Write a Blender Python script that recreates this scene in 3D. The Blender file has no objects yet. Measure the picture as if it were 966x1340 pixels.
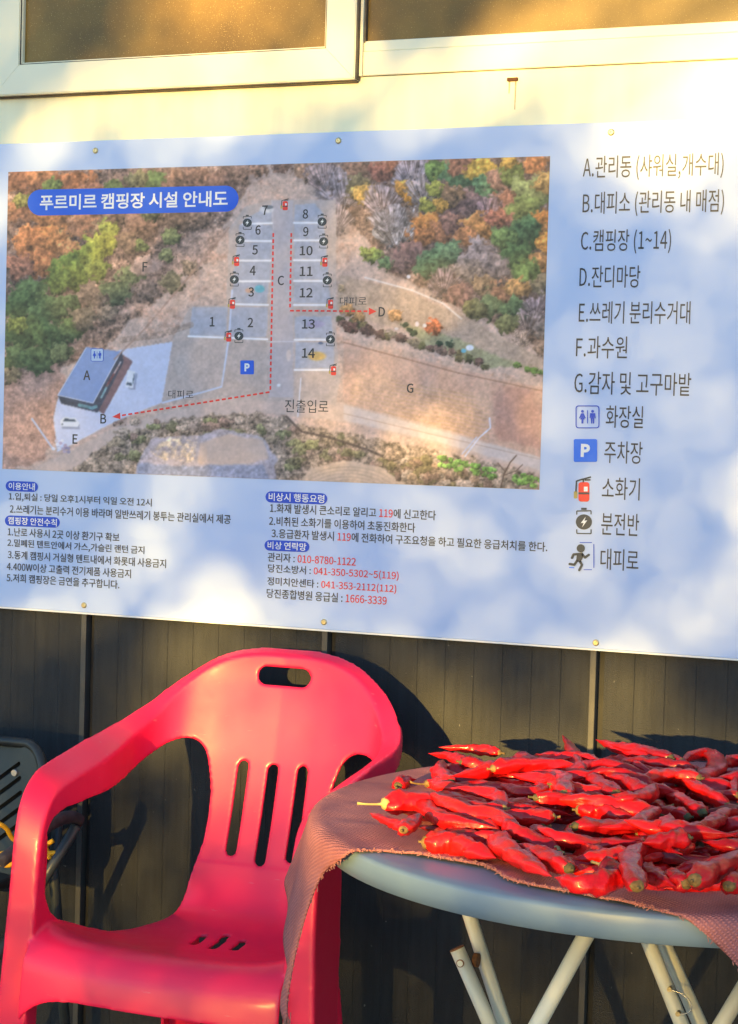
import bpy, bmesh, math, random
import numpy as np
from mathutils import Vector, Matrix
from mathutils.geometry import delaunay_2d_cdt

random.seed(7); rng = np.random.default_rng(7)
scn = bpy.context.scene
col = scn.collection

# ------------------------------------------------------------------ camera
F_PX = 2400.0                                   # focal length in photo pixels (966 x 1340)
YAW, PITCH, ROLL = [math.radians(a) for a in (21.3, -2.45, 1.63)]
def cam_axes():
    cy, sy = math.cos(YAW), math.sin(YAW)
    r = np.array([cy, sy, 0.]); f = np.array([-sy, cy, 0.]); u = np.array([0., 0., 1.])
    cp, sp = math.cos(PITCH), math.sin(PITCH)
    f2 = f * cp + u * sp; u2 = -f * sp + u * cp
    cr, sr = math.cos(ROLL), math.sin(ROLL)
    return r * cr + u2 * sr, -r * sr + u2 * cr, f2
CR, CU, CF = cam_axes()
CAM = np.array([-CF[0] * 3.5, -CF[1] * 3.5, 1.27])
def ray(px, py): return CF + CR * (px - 483) / F_PX - CU * (py - 670) / F_PX
def onY(px, py, y=0.): d = ray(px, py); return CAM + d * (y - CAM[1]) / d[1]   # point of the plane y
def onZ(px, py, z): d = ray(px, py); return CAM + d * (z - CAM[2]) / d[2]      # point of the plane z
def onX(px, py, x): d = ray(px, py); return CAM + d * (x - CAM[0]) / d[0]
cd = bpy.data.cameras.new('camera'); cam = bpy.data.objects.new('camera', cd); col.objects.link(cam)
cd.sensor_fit = 'HORIZONTAL'; cd.sensor_width = 36; cd.lens = 36 * F_PX / 966; cd.clip_end = 2000; cd.clip_start = .05
m = Matrix.Identity(4)
for i in range(3): m[i][0] = CR[i]; m[i][1] = CU[i]; m[i][2] = -CF[i]; m[i][3] = CAM[i]
cam.matrix_world = m
scn.camera = cam

# ------------------------------------------------------------------ light
SUN_EL, SUN_AZ = math.radians(6.0), math.radians(4.0)
SD = Vector((math.sin(SUN_AZ) * math.cos(SUN_EL), math.cos(SUN_AZ) * math.cos(SUN_EL), -math.sin(SUN_EL)))
w = bpy.data.worlds.new('World'); scn.world = w; w.use_nodes = True
nt = w.node_tree; nt.nodes.clear()
sky = nt.nodes.new('ShaderNodeTexSky'); sky.sky_type = 'NISHITA'; sky.sun_disc = False
sky.sun_elevation = SUN_EL; sky.sun_rotation = math.pi + SUN_AZ
sky.air_density = 1.0; sky.dust_density = 0.2; sky.ozone_density = 3.0
bg = nt.nodes.new('ShaderNodeBackground'); bg.inputs['Strength'].default_value = 0.15
wo = nt.nodes.new('ShaderNodeOutputWorld')
nt.links.new(sky.outputs[0], bg.inputs[0]); nt.links.new(bg.outputs[0], wo.inputs[0])
sl = bpy.data.lights.new('sun', 'SUN'); sl.energy = 4.5; sl.angle = math.radians(0.55); sl.color = (1.0, .65, .17)
so = bpy.data.objects.new('sun', sl); col.objects.link(so)
so.rotation_euler = SD.to_track_quat('-Z', 'Y').to_euler(); so.location = (0, -8, 4)
scn.view_settings.view_transform = 'Standard'; scn.view_settings.look = 'None'
scn.view_settings.exposure = 1.95; scn.view_settings.gamma = 1.0; scn.view_settings.use_curve_mapping = False

# ------------------------------------------------------------------ helpers
def lin(c): return tuple(((v / 255) / 12.92 if v / 255 <= .04045 else ((v / 255 + .055) / 1.055) ** 2.4) for v in c)
def mat(name, color, rough=.5, var=0., vscale=20., bump=0., bscale=200., coat=0., metal=0., spec=.5, color2=None, stretch=None, bdist=.001):
    mt = bpy.data.materials.new(name); mt.use_nodes = True
    n = mt.node_tree; b = n.nodes['Principled BSDF']
    b.inputs['Roughness'].default_value = rough; b.inputs['Metallic'].default_value = metal
    b.inputs['Specular IOR Level'].default_value = spec; b.inputs['Coat Weight'].default_value = coat
    b.inputs['Coat Roughness'].default_value = .15
    b.inputs['Base Color'].default_value = (*color, 1)
    tc = n.nodes.new('ShaderNodeTexCoord'); src = tc.outputs['Object']
    if stretch:
        mp = n.nodes.new('ShaderNodeMapping'); mp.inputs['Scale'].default_value = stretch
        n.links.new(src, mp.inputs[0]); src = mp.outputs[0]
    if var or color2:
        ns = n.nodes.new('ShaderNodeTexNoise'); ns.inputs['Scale'].default_value = vscale; ns.inputs['Detail'].default_value = 6
        n.links.new(src, ns.inputs['Vector'])
        rp = n.nodes.new('ShaderNodeValToRGB'); rp.color_ramp.elements[0].position = .32; rp.color_ramp.elements[1].position = .68
        c2 = color2 or tuple(min(1, c * (1 + var)) for c in color)
        c1 = color if color2 else tuple(c * (1 - var) for c in color)
        rp.color_ramp.elements[0].color = (*c1, 1); rp.color_ramp.elements[1].color = (*c2, 1)
        n.links.new(ns.outputs['Fac'], rp.inputs[0]); n.links.new(rp.outputs[0], b.inputs['Base Color'])
    if bump:
        nb = n.nodes.new('ShaderNodeTexNoise'); nb.inputs['Scale'].default_value = bscale; nb.inputs['Detail'].default_value = 4
        n.links.new(src, nb.inputs['Vector'])
        bp = n.nodes.new('ShaderNodeBump'); bp.inputs['Strength'].default_value = bump; bp.inputs['Distance'].default_value = bdist
        n.links.new(nb.outputs['Fac'], bp.inputs['Height']); n.links.new(bp.outputs[0], b.inputs['Normal'])
    return mt
def mesh_obj(name, verts, faces, material, parent=None, smooth=False):
    me = bpy.data.meshes.new(name); me.from_pydata([tuple(v) for v in verts], [], [tuple(f) for f in faces]); me.update()
    return add(name, me, material, parent, smooth)
def add(name, me, material, parent=None, smooth=False):
    o = bpy.data.objects.new(name, me); col.objects.link(o)
    if material is not None and not me.materials: me.materials.append(material)
    if smooth: me.polygons.foreach_set('use_smooth', [True] * len(me.polygons))
    if parent is not None: o.parent = parent
    return o
def tag(o, label=None, cat=None, group=None, kind=None):
    if label: o['label'] = label
    if cat: o['category'] = cat
    if group: o['group'] = group
    if kind: o['kind'] = kind
    return o
def thing(name, label, cat, group=None, loc=(0, 0, 0)):
    o = bpy.data.objects.new(name, None); col.objects.link(o); o.empty_display_size = .05; o.location = loc
    return tag(o, label, cat, group)
def box(name, x0, x1, y0, y1, z0, z1, material, parent=None, bev=0.):
    bm = bmesh.new(); bmesh.ops.create_cube(bm, size=1)
    for v in bm.verts:
        v.co = Vector(((x0 + x1) / 2 + v.co.x * (x1 - x0), (y0 + y1) / 2 + v.co.y * (y1 - y0), (z0 + z1) / 2 + v.co.z * (z1 - z0)))
    if bev: bmesh.ops.bevel(bm, geom=bm.edges[:], offset=bev, segments=2, affect='EDGES', profile=.5)
    me = bpy.data.meshes.new(name); bm.to_mesh(me); bm.free()
    return add(name, me, material, parent)
def tube_geo(pts, rad, seg=12, cap=True):
    pts = [Vector(p) for p in pts]; n = len(pts); rads = rad if hasattr(rad, '__len__') else [rad] * n
    V, Fc = [], []
    t = (pts[1] - pts[0]).normalized(); up = Vector((0, 0, 1)) if abs(t.z) < .9 else Vector((0, 1, 0))
    a = t.cross(up).normalized()
    for i, p in enumerate(pts):
        t = ((pts[min(i + 1, n - 1)] - pts[max(i - 1, 0)])).normalized()
        a = (a - t * a.dot(t)).normalized(); b = t.cross(a)
        for k in range(seg):
            an = 2 * math.pi * k / seg; V.append(p + (a * math.cos(an) + b * math.sin(an)) * rads[i])
    for i in range(n - 1):
        for k in range(seg): Fc.append((i * seg + k, i * seg + (k + 1) % seg, (i + 1) * seg + (k + 1) % seg, (i + 1) * seg + k))
    if cap: Fc.append(tuple(range(seg - 1, -1, -1))); Fc.append(tuple((n - 1) * seg + k for k in range(seg)))
    return V, Fc
def tube(name, pts, rad, material, parent=None, seg=14):
    V, Fc = tube_geo(pts, rad, seg); o = mesh_obj(name, V, Fc, material, parent, True)
    for p in o.data.polygons:
        if len(p.vertices) > 4: p.use_smooth = False
    return o
def spline(pts, n):                                                  # Catmull-Rom through points
    P = np.array(pts, float); out = []
    P = np.vstack([2 * P[0] - P[1], P, 2 * P[-1] - P[-2]])
    for i in range(1, len(P) - 2):
        for k in range(n):
            t = k / n; p0, p1, p2, p3 = P[i - 1], P[i], P[i + 1], P[i + 2]
            out.append(.5 * (2 * p1 + (p2 - p0) * t + (2 * p0 - 5 * p1 + 4 * p2 - p3) * t * t + (3 * p1 - p0 - 3 * p2 + p3) * t ** 3))
    out.append(P[-2]); return np.array(out)
def inpoly(x, y, poly):
    poly = np.asarray(poly, float); ins = np.zeros(np.shape(x), bool); j = len(poly) - 1
    for i in range(len(poly)):
        xi, yi = poly[i]; xj, yj = poly[j]
        if yi != yj:
            ins ^= ((yi > y) != (yj > y)) & (x < (xj - xi) * (y - yi) / (yj - yi) + xi)
        j = i
    return ins
def resample(poly, step, closed=True):
    P = [np.array(p, float) for p in poly]; out = []
    n = len(P)
    for i in range(n if closed else n - 1):
        a, b = P[i], P[(i + 1) % n]; k = max(1, int(round(np.linalg.norm(b - a) / step)))
        for j in range(k): out.append(a + (b - a) * j / k)
    if not closed: out.append(P[-1])
    return np.array(out)
def sheet2d(outer, holes, step):
    """triangulated 2-D region with holes -> (points, tris)"""
    loops = [resample(outer, step)] + [resample(h, step * .6) for h in holes]
    pts, edges = [], []
    for L in loops:
        b = len(pts); pts += [tuple(p) for p in L]; edges += [(b + i, b + (i + 1) % len(L)) for i in range(len(L))]
    O = np.array(loops[0]); lo, hi = O.min(0), O.max(0)
    gx, gy = np.meshgrid(np.arange(lo[0], hi[0], step), np.arange(lo[1], hi[1], step)); gx = gx.copy(); gx[::2] += step / 2
    gx, gy = gx.ravel(), gy.ravel(); ok = inpoly(gx, gy, loops[0])
    for h in loops[1:]: ok &= ~inpoly(gx, gy, h)
    B = np.array(pts)
    gx, gy = gx[ok], gy[ok]
    d = np.full(len(gx), 9.)
    for i in range(0, len(B), 200): d = np.minimum(d, np.sqrt(((gx[:, None] - B[None, i:i + 200, 0]) ** 2 + (gy[:, None] - B[None, i:i + 200, 1]) ** 2)).min(1))
    g = [(x, y) for x, y, q in zip(gx, gy, d) if q > step * .45]
    vo, eo, fo, *_ = delaunay_2d_cdt([Vector(p) for p in pts + g], edges, [], 0, 1e-7)
    V = np.array([(v.x, v.y) for v in vo]); T = np.array([f for f in fo if len(f) == 3])
    c = V[T].mean(1); ok = inpoly(c[:, 0], c[:, 1], loops[0])
    for h in loops[1:]: ok &= ~inpoly(c[:, 0], c[:, 1], h)
    return V, T[ok]
def rrect(cx, cy, hx, hy, rad, n=6, rot=0.):
    out = []
    for sx, sy, a0 in ((1, 1, 0), (-1, 1, 90), (-1, -1, 180), (1, -1, 270)):
        for k in range(n + 1):
            a = math.radians(a0 + 90 * k / n); out.append((sx * (hx - rad) + rad * math.cos(a), sy * (hy - rad) + rad * math.sin(a)))
    c, s = math.cos(rot), math.sin(rot)
    return [(cx + x * c - y * s, cy + x * s + y * c) for x, y in out]
def ellipse(cx, cy, rx, ry, n=24, rot=0.):
    c, s = math.cos(rot), math.sin(rot)
    return [(cx + rx * math.cos(a) * c - ry * math.sin(a) * s, cy + rx * math.cos(a) * s + ry * math.sin(a) * c) for a in [2 * math.pi * k / n for k in range(n)]]

# ------------------------------------------------------------------ ground
M_ground = mat('yard_concrete', (.30, .27, .24), .9, .25, 6, .4, 80, bdist=.004)
tag(mesh_obj('ground', [(-300, -300, 0), (300, -300, 0), (300, 300, 0), (-300, 300, 0)], [(0, 1, 2, 3)], M_ground), kind='structure')

# ------------------------------------------------------------------ building
M_cream = mat('cream_painted_metal', lin((248, 239, 200)), .45, .07, 3, .15, 30, stretch=(6, 1, .6))
M_frame = mat('cream_window_frame', lin((246, 237, 204)), .4, .03, 5)
M_seal = mat('dark_gasket', (.09, .07, .05), .6, .3, 60)
def siding_mat():
    mt = mat('charcoal_siding', (.021, .0225, .0255), .6, .2, 9, 0, spec=.3, stretch=(8, 1, .7))
    n = mt.node_tree; b = n.nodes['Principled BSDF']; tc = n.nodes['Texture Coordinate']
    ns = n.nodes.new('ShaderNodeTexNoise'); ns.inputs['Scale'].default_value = 420; ns.inputs['Detail'].default_value = 2
    n.links.new(tc.outputs['Object'], ns.inputs[0])
    bp = n.nodes.new('ShaderNodeBump'); bp.inputs['Strength'].default_value = .8; bp.inputs['Distance'].default_value = .0016
    n.links.new(ns.outputs[0], bp.inputs['Height']); n.links.new(bp.outputs[0], b.inputs['Normal'])
    # pale scuffs and speckles
    n2 = n.nodes.new('ShaderNodeTexNoise'); n2.inputs['Scale'].default_value = 75; n2.inputs['Detail'].default_value = 3
    n.links.new(tc.outputs['Object'], n2.inputs[0])
    rp = n.nodes.new('ShaderNodeValToRGB'); rp.color_ramp.elements[0].position = .73; rp.color_ramp.elements[1].position = .78
    n.links.new(n2.outputs[0], rp.inputs[0])
    mx = n.nodes.new('ShaderNodeMix'); mx.data_type = 'RGBA'; mx.inputs['B'].default_value = (.20, .19, .17, 1)
    old = b.inputs['Base Color'].links[0].from_socket
    n.links.new(rp.outputs[0], mx.inputs['Factor']); n.links.new(old, mx.inputs['A']); n.links.new(mx.outputs['Result'], b.inputs['Base Color'])
    return mt
M_side = siding_mat()
def glass_mat():
    mt = mat('dusty_window_glass', (.12, .066, .010), .34, 0, 5, .2, 700, spec=.3, color2=(.26, .15, .026), coat=.05)
    n = mt.node_tree; b = n.nodes['Principled BSDF']; tc = n.nodes['Texture Coordinate']
    vo = n.nodes.new('ShaderNodeTexNoise'); vo.inputs['Scale'].default_value = 520; vo.inputs['Detail'].default_value = 1
    n.links.new(tc.outputs['Object'], vo.inputs[0])
    rp = n.nodes.new('ShaderNodeValToRGB'); rp.color_ramp.elements[0].position = .66; rp.color_ramp.elements[1].position = .78
    n.links.new(vo.outputs[0], rp.inputs[0])
    mx = n.nodes.new('ShaderNodeMix'); mx.data_type = 'RGBA'; mx.inputs['B'].default_value = (.55, .38, .13, 1)
    old = b.inputs['Base Color'].links[0].from_socket
    n.links.new(rp.outputs[0], mx.inputs['Factor']); n.links.new(old, mx.inputs['A']); n.links.new(mx.outputs['Result'], b.inputs['Base Color'])
    return mt
M_glass = glass_mat()
building = thing('building', 'campground office building clad in charcoal panels below and cream above', 'building')
# solid core behind the cladding, and roof
box('wall_core', -3.2, 3.4, .04, 3.6, 0, 2.9, mat('core_grey', (.25, .24, .22), .8, .1, 3), building)
box('roof', -3.45, 3.65, -.02, 3.85, 2.9, 3.02, mat('roof_metal', (.12, .12, .13), .5, .1, 3), building, .01)
# lower siding panels: real V-grooves and a folded rib at each right-hand edge
SEAM = -.605; PW = .5305; M_rib = mat('grey_seam_rib', (.06, .058, .054), .55, .15, 20, .3, 300)
def siding_panel(x0, z1=1.30):
    prof = [(x0 + .013, .012), (x0 + .013, 0.)]
    nb = 9; x_end = x0 + PW - .0125
    for k in range(1, nb):
        xg = x0 + .013 + (x_end - x0 - .013) * k / nb
        prof += [(xg - .0008, 0.), (xg, .0006), (xg + .0008, 0.)]
    prof += [(x_end, 0.), (x_end, .012)]
    box('seam_rib', x_end + .0002, x_end + .0120, -.009, .012, .02, z1, M_rib, building, .0012)
    V = []; Fc = []
    for x, y in prof: V += [(x, y, 0.02), (x, y, z1)]
    for i in range(len(prof) - 1): Fc.append((2 * i, 2 * i + 2, 2 * i + 3, 2 * i + 1))
    return mesh_obj('siding_panel', V, Fc, M_side, building)
for k in range(-5, 7):
    x0 = SEAM + k * PW
    if -3.3 < x0 < 3.2: siding_panel(x0)
box('seam_backing', -3.2, 3.4, .0125, .039, .01, 1.30, mat('seam_shadow', (.016, .016, .017), .7, .1, 9), building)
box('skirting', -3.2, 3.4, -.006, -.0015, .0, .019, M_seal, building)
# cream upper cladding (its joint to the dark siding lies behind the board)
box('upper_cladding', -3.2, -.8601, -.004, .039, 1.3005, 2.9, M_cream, building)
box('upper_cladding', -.8599, .9, -.004, .039, 1.3005, 1.944, M_cream, building)
box('upper_cladding', .9001, 3.4, -.004, .039, 1.3005, 2.9, M_cream, building)
box('upper_cladding', -.8599, .9, -.004, .039, 2.62, 2.9, M_cream, building)
box('joint_trim', -3.2, 3.4, -.0075, -.0015, 1.285, 1.315, M_frame, building, .001)
# small slotted drain hole with rust below it
q = onY(672, 104.5)
dh = box('drain_slot', q[0] - .0105, q[0] + .0105, -.008, -.002, q[2] - .0035, q[2] + .0035, mat('rust', (.13, .05, .015), .8, .3, 90), building, .0015)
M_rusty = mat('rust_stain', (.55, .42, .22), .7, .2, 90)
for dx, L in ((-.006, .025), (.006, .055)):
    mesh_obj('rust_streak', [(q[0] + dx - .0012, -.0045, q[2] - L), (q[0] + dx + .0006, -.0045, q[2] - L), (q[0] + dx + .0016, -.0045, q[2] - .003), (q[0] + dx - .0016, -.0045, q[2] - .003)], [(0, 1, 2, 3)], M_rusty, building)
# window: outer frame in the wall, sliding sash on the left (proud), fixed pane on the right
win = bpy.data.objects.new('window', None); col.objects.link(win); win.parent = building
WZ0, WZ1 = 1.945, 2.61
def mitred(name, x0, x1, z0, z1, wd, y0, y1, parent, bev=.002):
    """rectangular frame of four mitred bars, each its own mesh"""
    o = [(x0, z0), (x1, z0), (x1, z1), (x0, z1)]; i_ = [(x0 + wd, z0 + wd), (x1 - wd, z0 + wd), (x1 - wd, z1 - wd), (x0 + wd, z1 - wd)]
    g = .0003
    for k in range(4):
        a, b, c, d = o[k], o[(k + 1) % 4], i_[(k + 1) % 4], i_[k]
        cx = sum(p[0] for p in (a, b, c, d)) / 4; cz = sum(p[1] for p in (a, b, c, d)) / 4
        L = []
        for p in (a, b, c, d):
            if k % 2 == 0: L.append((p[0] + (g if p[0] < cx else -g), p[1]))
            else: L.append((p[0], p[1] + (g if p[1] < cz else -g)))
        V = [(x, y0, z) for x, z in L] + [(x, y1, z) for x, z in L]
        bm = bmesh.new(); vs = [bm.verts.new(v) for v in V]
        for f in ((0, 1, 2, 3), (7, 6, 5, 4), (0, 4, 5, 1), (1, 5, 6, 2), (2, 6, 7, 3), (3, 7, 4, 0)): bm.faces.new([vs[t] for t in f])
        ed = [e for e in bm.edges if all(abs(v.co.y - y0) < 1e-6 for v in e.verts) and {vs.index(v) for v in e.verts} in ({0, 1}, {2, 3})]
        bmesh.ops.bevel(bm, geom=ed, offset=bev, segments=2, affect='EDGES')
        me = bpy.data.meshes.new(name); bm.to_mesh(me); bm.free(); add(name, me, M_frame, parent)
SX1 = -.0445
mitred('sash_bar', -.84, SX1, 1.937, 2.60, .0605, -.026, .02, win)                       # left sash, stands proud of the wall
mitred('pane_gasket', -.7795, SX1 - .0605, 1.9975, 2.5395, .0042, -.0215, -.006, win, .001)
for n_ in [o for o in win.children if o.name.startswith('pane_gasket')]: n_.data.materials[0] = M_frame
box('glass_pane', -.7755, SX1 - .0645, -.012, -.008, 2.0015, 2.5355, M_glass, win)
mitred('glazing_bead', -.7795, SX1 - .0605, 1.9975, 2.5395, .0016, -.0245, -.0217, win, .0003)
for n_ in [o for o in win.children if o.name.startswith('glazing_bead')]: n_.data.materials[0] = M_seal
box('sash_gasket', SX1, SX1 + .003, -.022, .018, 1.938, 2.60, M_seal, win)
box('sash_shadow_strip', -.84, SX1, -.0125, -.0042, 1.9335, 1.9365, M_seal, win)
box('fixed_jamb', SX1 + .0031, SX1 + .009, -.012, .02, 1.9445, 2.60, M_frame, win, .001)
box('jamb_gasket', SX1 + .0091, SX1 + .0125, -.006, .02, 2.008, 2.60, M_seal, win)
box('bottom_rail', SX1 + .0095, .86, -.0085, .02, 1.9455, 1.991, M_frame, win, .0015)
box('bottom_track', SX1 + .0095, .86, -.0055, .02, 1.9915, 2.011, M_frame, win, .0015)
box('glass_pane', SX1 + .0126, .80, .004, .009, 2.0115, 2.56, M_glass, win)
box('end_jamb', .8005, .86, -.0085, .02, 2.0115, 2.60, M_frame, win, .002)
box('top_rail', SX1 + .0126, .80, -.0085, .02, 2.5605, 2.60, M_frame, win, .002)

# ------------------------------------------------------------------ sign board
SY = -.016                                                      # front face of the board
def on_sign(px, py): q = onY(px, py, SY); return q[0], q[2]
M_board = mat('pale_blue_print', lin((188, 206, 241)), .42, .015, 4, spec=.4)
sign = thing('sign_board', 'large pale blue camp guide board with an aerial photo map, screwed to the wall', 'sign')
SX0, SXR, SZ0, SZ1 = -.865, .905, .8915, 1.8405
box('board', SX0, SXR, SY, -.0105, SZ0, SZ1, M_board, sign, .0012)
M_edge = mat('board_edge_white', (.82, .82, .8), .5, .05, 9)
box('edge_strip', SX0 + .002, SXR - .002, SY - .0004, -.0095, SZ0 - .0035, SZ0 - .0002, M_edge, sign)
M_brass = mat('brass_screw', (.62, .5, .26), .35, .2, 300, metal=.7)
def screw(px, py, parent):
    x, z = on_sign(px, py); V = []; Fc = []
    N = 14
    for rr, yy in ((.0062, 0), (.0058, -.0016), (.004, -.0028), (.0018, -.0028), (.0014, -.0016)):
        V += [(x + rr * math.cos(2 * math.pi * k / N), SY + yy, z + rr * math.sin(2 * math.pi * k / N)) for k in range(N)]
    for i in range(4):
        for k in range(N): Fc.append((i * N + k, i * N + (k + 1) % N, (i + 1) * N + (k + 1) % N, (i + 1) * N + k))
    Fc.append(tuple(4 * N + k for k in range(N)))
    mesh_obj('screw', V, Fc, M_brass, parent)
for p in ((125, 197), (443, 184), (800, 173), (110, 792), (424, 814), (780, 841)): screw(*p, sign)

# --- aerial photo print: colours painted per vertex of a fine flat grid
MX0, MX1, MZ0, MZ1 = -.806, .340, 1.176, 1.783
GW, GH = 720, 400
gx = np.linspace(MX0, MX1, GW); gz = np.linspace(MZ1, MZ0, GH)
X, Z = np.meshgrid(gx, gz)
Q = np.stack([X - CAM[0], np.full_like(X, SY - CAM[1]), Z - CAM[2]], -1)
wq = Q @ CF; PX = 483 + F_PX * (Q @ CR) / wq; PY = 670 - F_PX * (Q @ CU) / wq      # print layout units
def vnoise(x, y, s, seed):
    r = np.random.default_rng(seed); T = r.random((256, 256)); x = x / s + 400; y = y / s + 400
    xi = np.floor(x).astype(int); yi = np.floor(y).astype(int); fx = x - xi; fy = y - yi
    fx = fx * fx * (3 - 2 * fx); fy = fy * fy * (3 - 2 * fy)
    a = T[yi % 256, xi % 256]; b = T[yi % 256, (xi + 1) % 256]; c = T[(yi + 1) % 256, xi % 256]; d = T[(yi + 1) % 256, (xi + 1) % 256]
    return (a * (1 - fx) + b * fx) * (1 - fy) + (c * (1 - fx) + d * fx) * fy
def fbm(s, seed, o=4, x=None, y=None):
    x = PX if x is None else x; y = PY if y is None else y
    t = 0; A = 1; n = 0
    for k in range(o): t = t + A * vnoise(x, y, s / 2 ** k, seed + k); n += A; A *= .6
    return t / n
img = np.zeros((GH, GW, 3)); C3 = lambda c: np.array(c, float) / 255
n1, n2, n3, nf = fbm(40, 1), fbm(14, 11), fbm(6, 21, 3), fbm(3, 31, 2)
jx, jy = (fbm(12, 41, 3) - .5) * 14, (fbm(12, 51, 3) - .5) * 14
def put(mask, c, tex=.25, seed=0, soft=None):
    """lay a tone over a region with speckled texture"""
    global img
    a = np.clip(mask, 0, 1)[..., None] if mask.dtype != bool else mask.astype(float)[..., None]
    t = 1 + tex * ((n3 - .5) * 1.4 + (nf - .5) * 1.3 + (n2 - .5) * .8)
    img = img * (1 - a) + np.clip(C3(c) * t[..., None], 0, 1) * a
def reg(pts, j=1., grow=0): return inpoly(PX + jx * j, PY + jy * j, pts)
def softm(mask, k=2):
    a = mask.astype(float)
    for _ in range(k):
        a = (a + np.roll(a, 1, 0) + np.roll(a, -1, 0) + np.roll(a, 1, 1) + np.roll(a, -1, 1)) / 5
    return a
put(np.ones((GH, GW), bool), (146, 116, 98), .7)
put(np.clip((n2 - .45) * 4, 0, 1), (120, 92, 76), .7); put(np.clip((n3 - .62) * 5, 0, 1), (176, 146, 126), .5)
SAND = (206, 176, 158)
def crown(cx, cy, rx, ry, c, kind=0, seed=None, shade=.5):
    """one printed tree crown: ragged edge, leaf clumps, dark under side"""
    global img
    seed = int(cx * 7 + cy * 13) if seed is None else seed
    sl_ = (abs(PX - cx) < rx * 1.6) & (abs(PY - cy) < ry * 1.6)
    ys, xs = np.where(sl_)
    if len(ys) == 0: return
    y0, y1, x0, x1 = ys.min(), ys.max() + 1, xs.min(), xs.max() + 1
    px, py = PX[y0:y1, x0:x1], PY[y0:y1, x0:x1]
    g = fbm(max(4, rx * .5), seed, 3, px, py); h = fbm(3.4, seed + 5, 2, px, py); k = fbm(max(2.4, rx * .25), seed + 9, 2, px, py)
    d = np.sqrt(((px - cx) / rx) ** 2 + ((py - cy) / ry) ** 2) + (g - .5) * 1.1 + (h - .5) * .5
    a = np.clip((1.0 - d) * 5, 0, 1)
    lit_ = .97 + shade * (-(px - cx) / rx * .25 - (py - cy) / ry * .55) + (k - .5) * .9 + (h - .5) * .7
    if kind == 1:                                               # bare grey twigs: streaks fanning up
        an = np.arctan2(px - cx, -(py - cy - ry)); st = vnoise(an * 26 + 50, np.hypot(px - cx, py - cy) / 9, 1, seed + 3)
        lit_ = lit_ + (st - .5) * .8; a = a * np.clip(.35 + st * 1.1, 0, 1)
    cc = C3(c) * np.clip(lit_, .25, 1.6)[..., None]
    sh = np.clip((1.12 - np.sqrt(((px - cx - rx * .15) / rx) ** 2 + ((py - cy - ry * .3) / ry) ** 2) - (g - .5) * .5) * 3, 0, 1)[..., None] * .30
    sub = img[y0:y1, x0:x1]; sub = sub * (1 - sh) + sub * np.array([.45, .42, .42]) * sh
    img[y0:y1, x0:x1] = sub * (1 - a[..., None]) + np.clip(cc, 0, 1) * a[..., None]
# sandy ground and clearings
put(softm(reg([(200, 400), (262, 330), (300, 290), (322, 250), (335, 205), (405, 205), (412, 240), (440, 280), (470, 300), (500, 350), (600, 400), (720, 460), (720, 640), (0, 640), (0, 500), (120, 470)]), 3), SAND, .22)
put(softm(reg([(0, 505), (75, 470), (100, 520), (60, 600), (0, 625)]), 3), (190, 148, 128), .3)
put(softm(reg([(215, 335), (260, 300), (300, 300), (270, 345), (190, 400), (150, 420)]), 4), (176, 142, 122), .5)
put(np.clip((n2 - .5) * 3, 0, 1) * softm(reg([(60, 450), (230, 360), (300, 300), (330, 240), (400, 205), (470, 300), (440, 440), (712, 500), (712, 610), (450, 540)]), 3), (190, 150, 126), .3)
# woods, upper left
for (x, y, r, c) in [(30, 235, 24, (150, 100, 70)), (62, 232, 26, (165, 112, 76)), (98, 238, 28, (182, 116, 72)), (70, 246, 14, (112, 122, 60)), (120, 258, 24, (166, 112, 80)), (160, 240, 18, (128, 100, 84)),
                     (150, 246, 14, (96, 108, 58)), (205, 244, 26, (90, 108, 60)), (180, 236, 16, (112, 104, 70)), (235, 238, 22, (128, 96, 76)), (262, 232, 22, (140, 104, 84)), (290, 238, 20, (122, 92, 78)), (315, 228, 18, (146, 112, 92)),
                     (30, 275, 26, (150, 104, 76)), (70, 285, 28, (176, 116, 70)), (28, 262, 13, (130, 126, 66)), (40, 320, 30, (196, 126, 76)), (75, 315, 26, (206, 132, 74)), (95, 330, 20, (212, 140, 84)), (60, 350, 26, (188, 118, 70)), (26, 350, 22, (160, 106, 80)), (110, 296, 24, (184, 126, 86)),
                     (140, 300, 22, (150, 118, 84)), (168, 318, 20, (140, 112, 88)), (150, 278, 22, (158, 122, 96)), (190, 290, 24, (140, 106, 86)), (230, 285, 22, (128, 100, 80)), (262, 282, 20, (142, 112, 92)), (195, 275, 16, (108, 108, 70)),
                     (140, 300, 16, (150, 152, 66)), (132, 318, 22, (158, 156, 62)), (112, 338, 26, (138, 142, 56)), (92, 356, 28, (112, 124, 52)), (76, 368, 20, (92, 108, 50)), (128, 352, 18, (120, 128, 58)),
                     (225, 310, 14, (116, 120, 72)), (186, 322, 10, (104, 112, 64)), (218, 335, 12, (120, 120, 76)), (170, 365, 20, (104, 110, 72)), (150, 385, 22, (92, 100, 66)), (190, 380, 18, (126, 104, 92)), (225, 370, 18, (120, 108, 78)), (190, 349, 17, (182, 150, 132)), (250, 350, 14, (140, 116, 92)), (120, 390, 22, (118, 98, 82)), (205, 350, 12, (170, 132, 112)),
                     (40, 385, 26, (84, 100, 56)), (25, 400, 24, (70, 88, 48)), (60, 410, 26, (76, 94, 54)), (85, 400, 20, (88, 102, 62)), (30, 435, 28, (74, 92, 50)), (65, 440, 26, (66, 84, 46)), (95, 430, 22, (80, 96, 54)), (20, 470, 22, (86, 98, 56)), (50, 470, 24, (72, 88, 50)), (80, 462, 18, (92, 98, 60)), (22, 425, 16, (116, 124, 58)), (110, 415, 20, (112, 98, 80)), (140, 410, 16, (132, 112, 92)), (16, 492, 14, (120, 104, 76))]:
    crown(x, y, r, r * .85, c)
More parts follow.
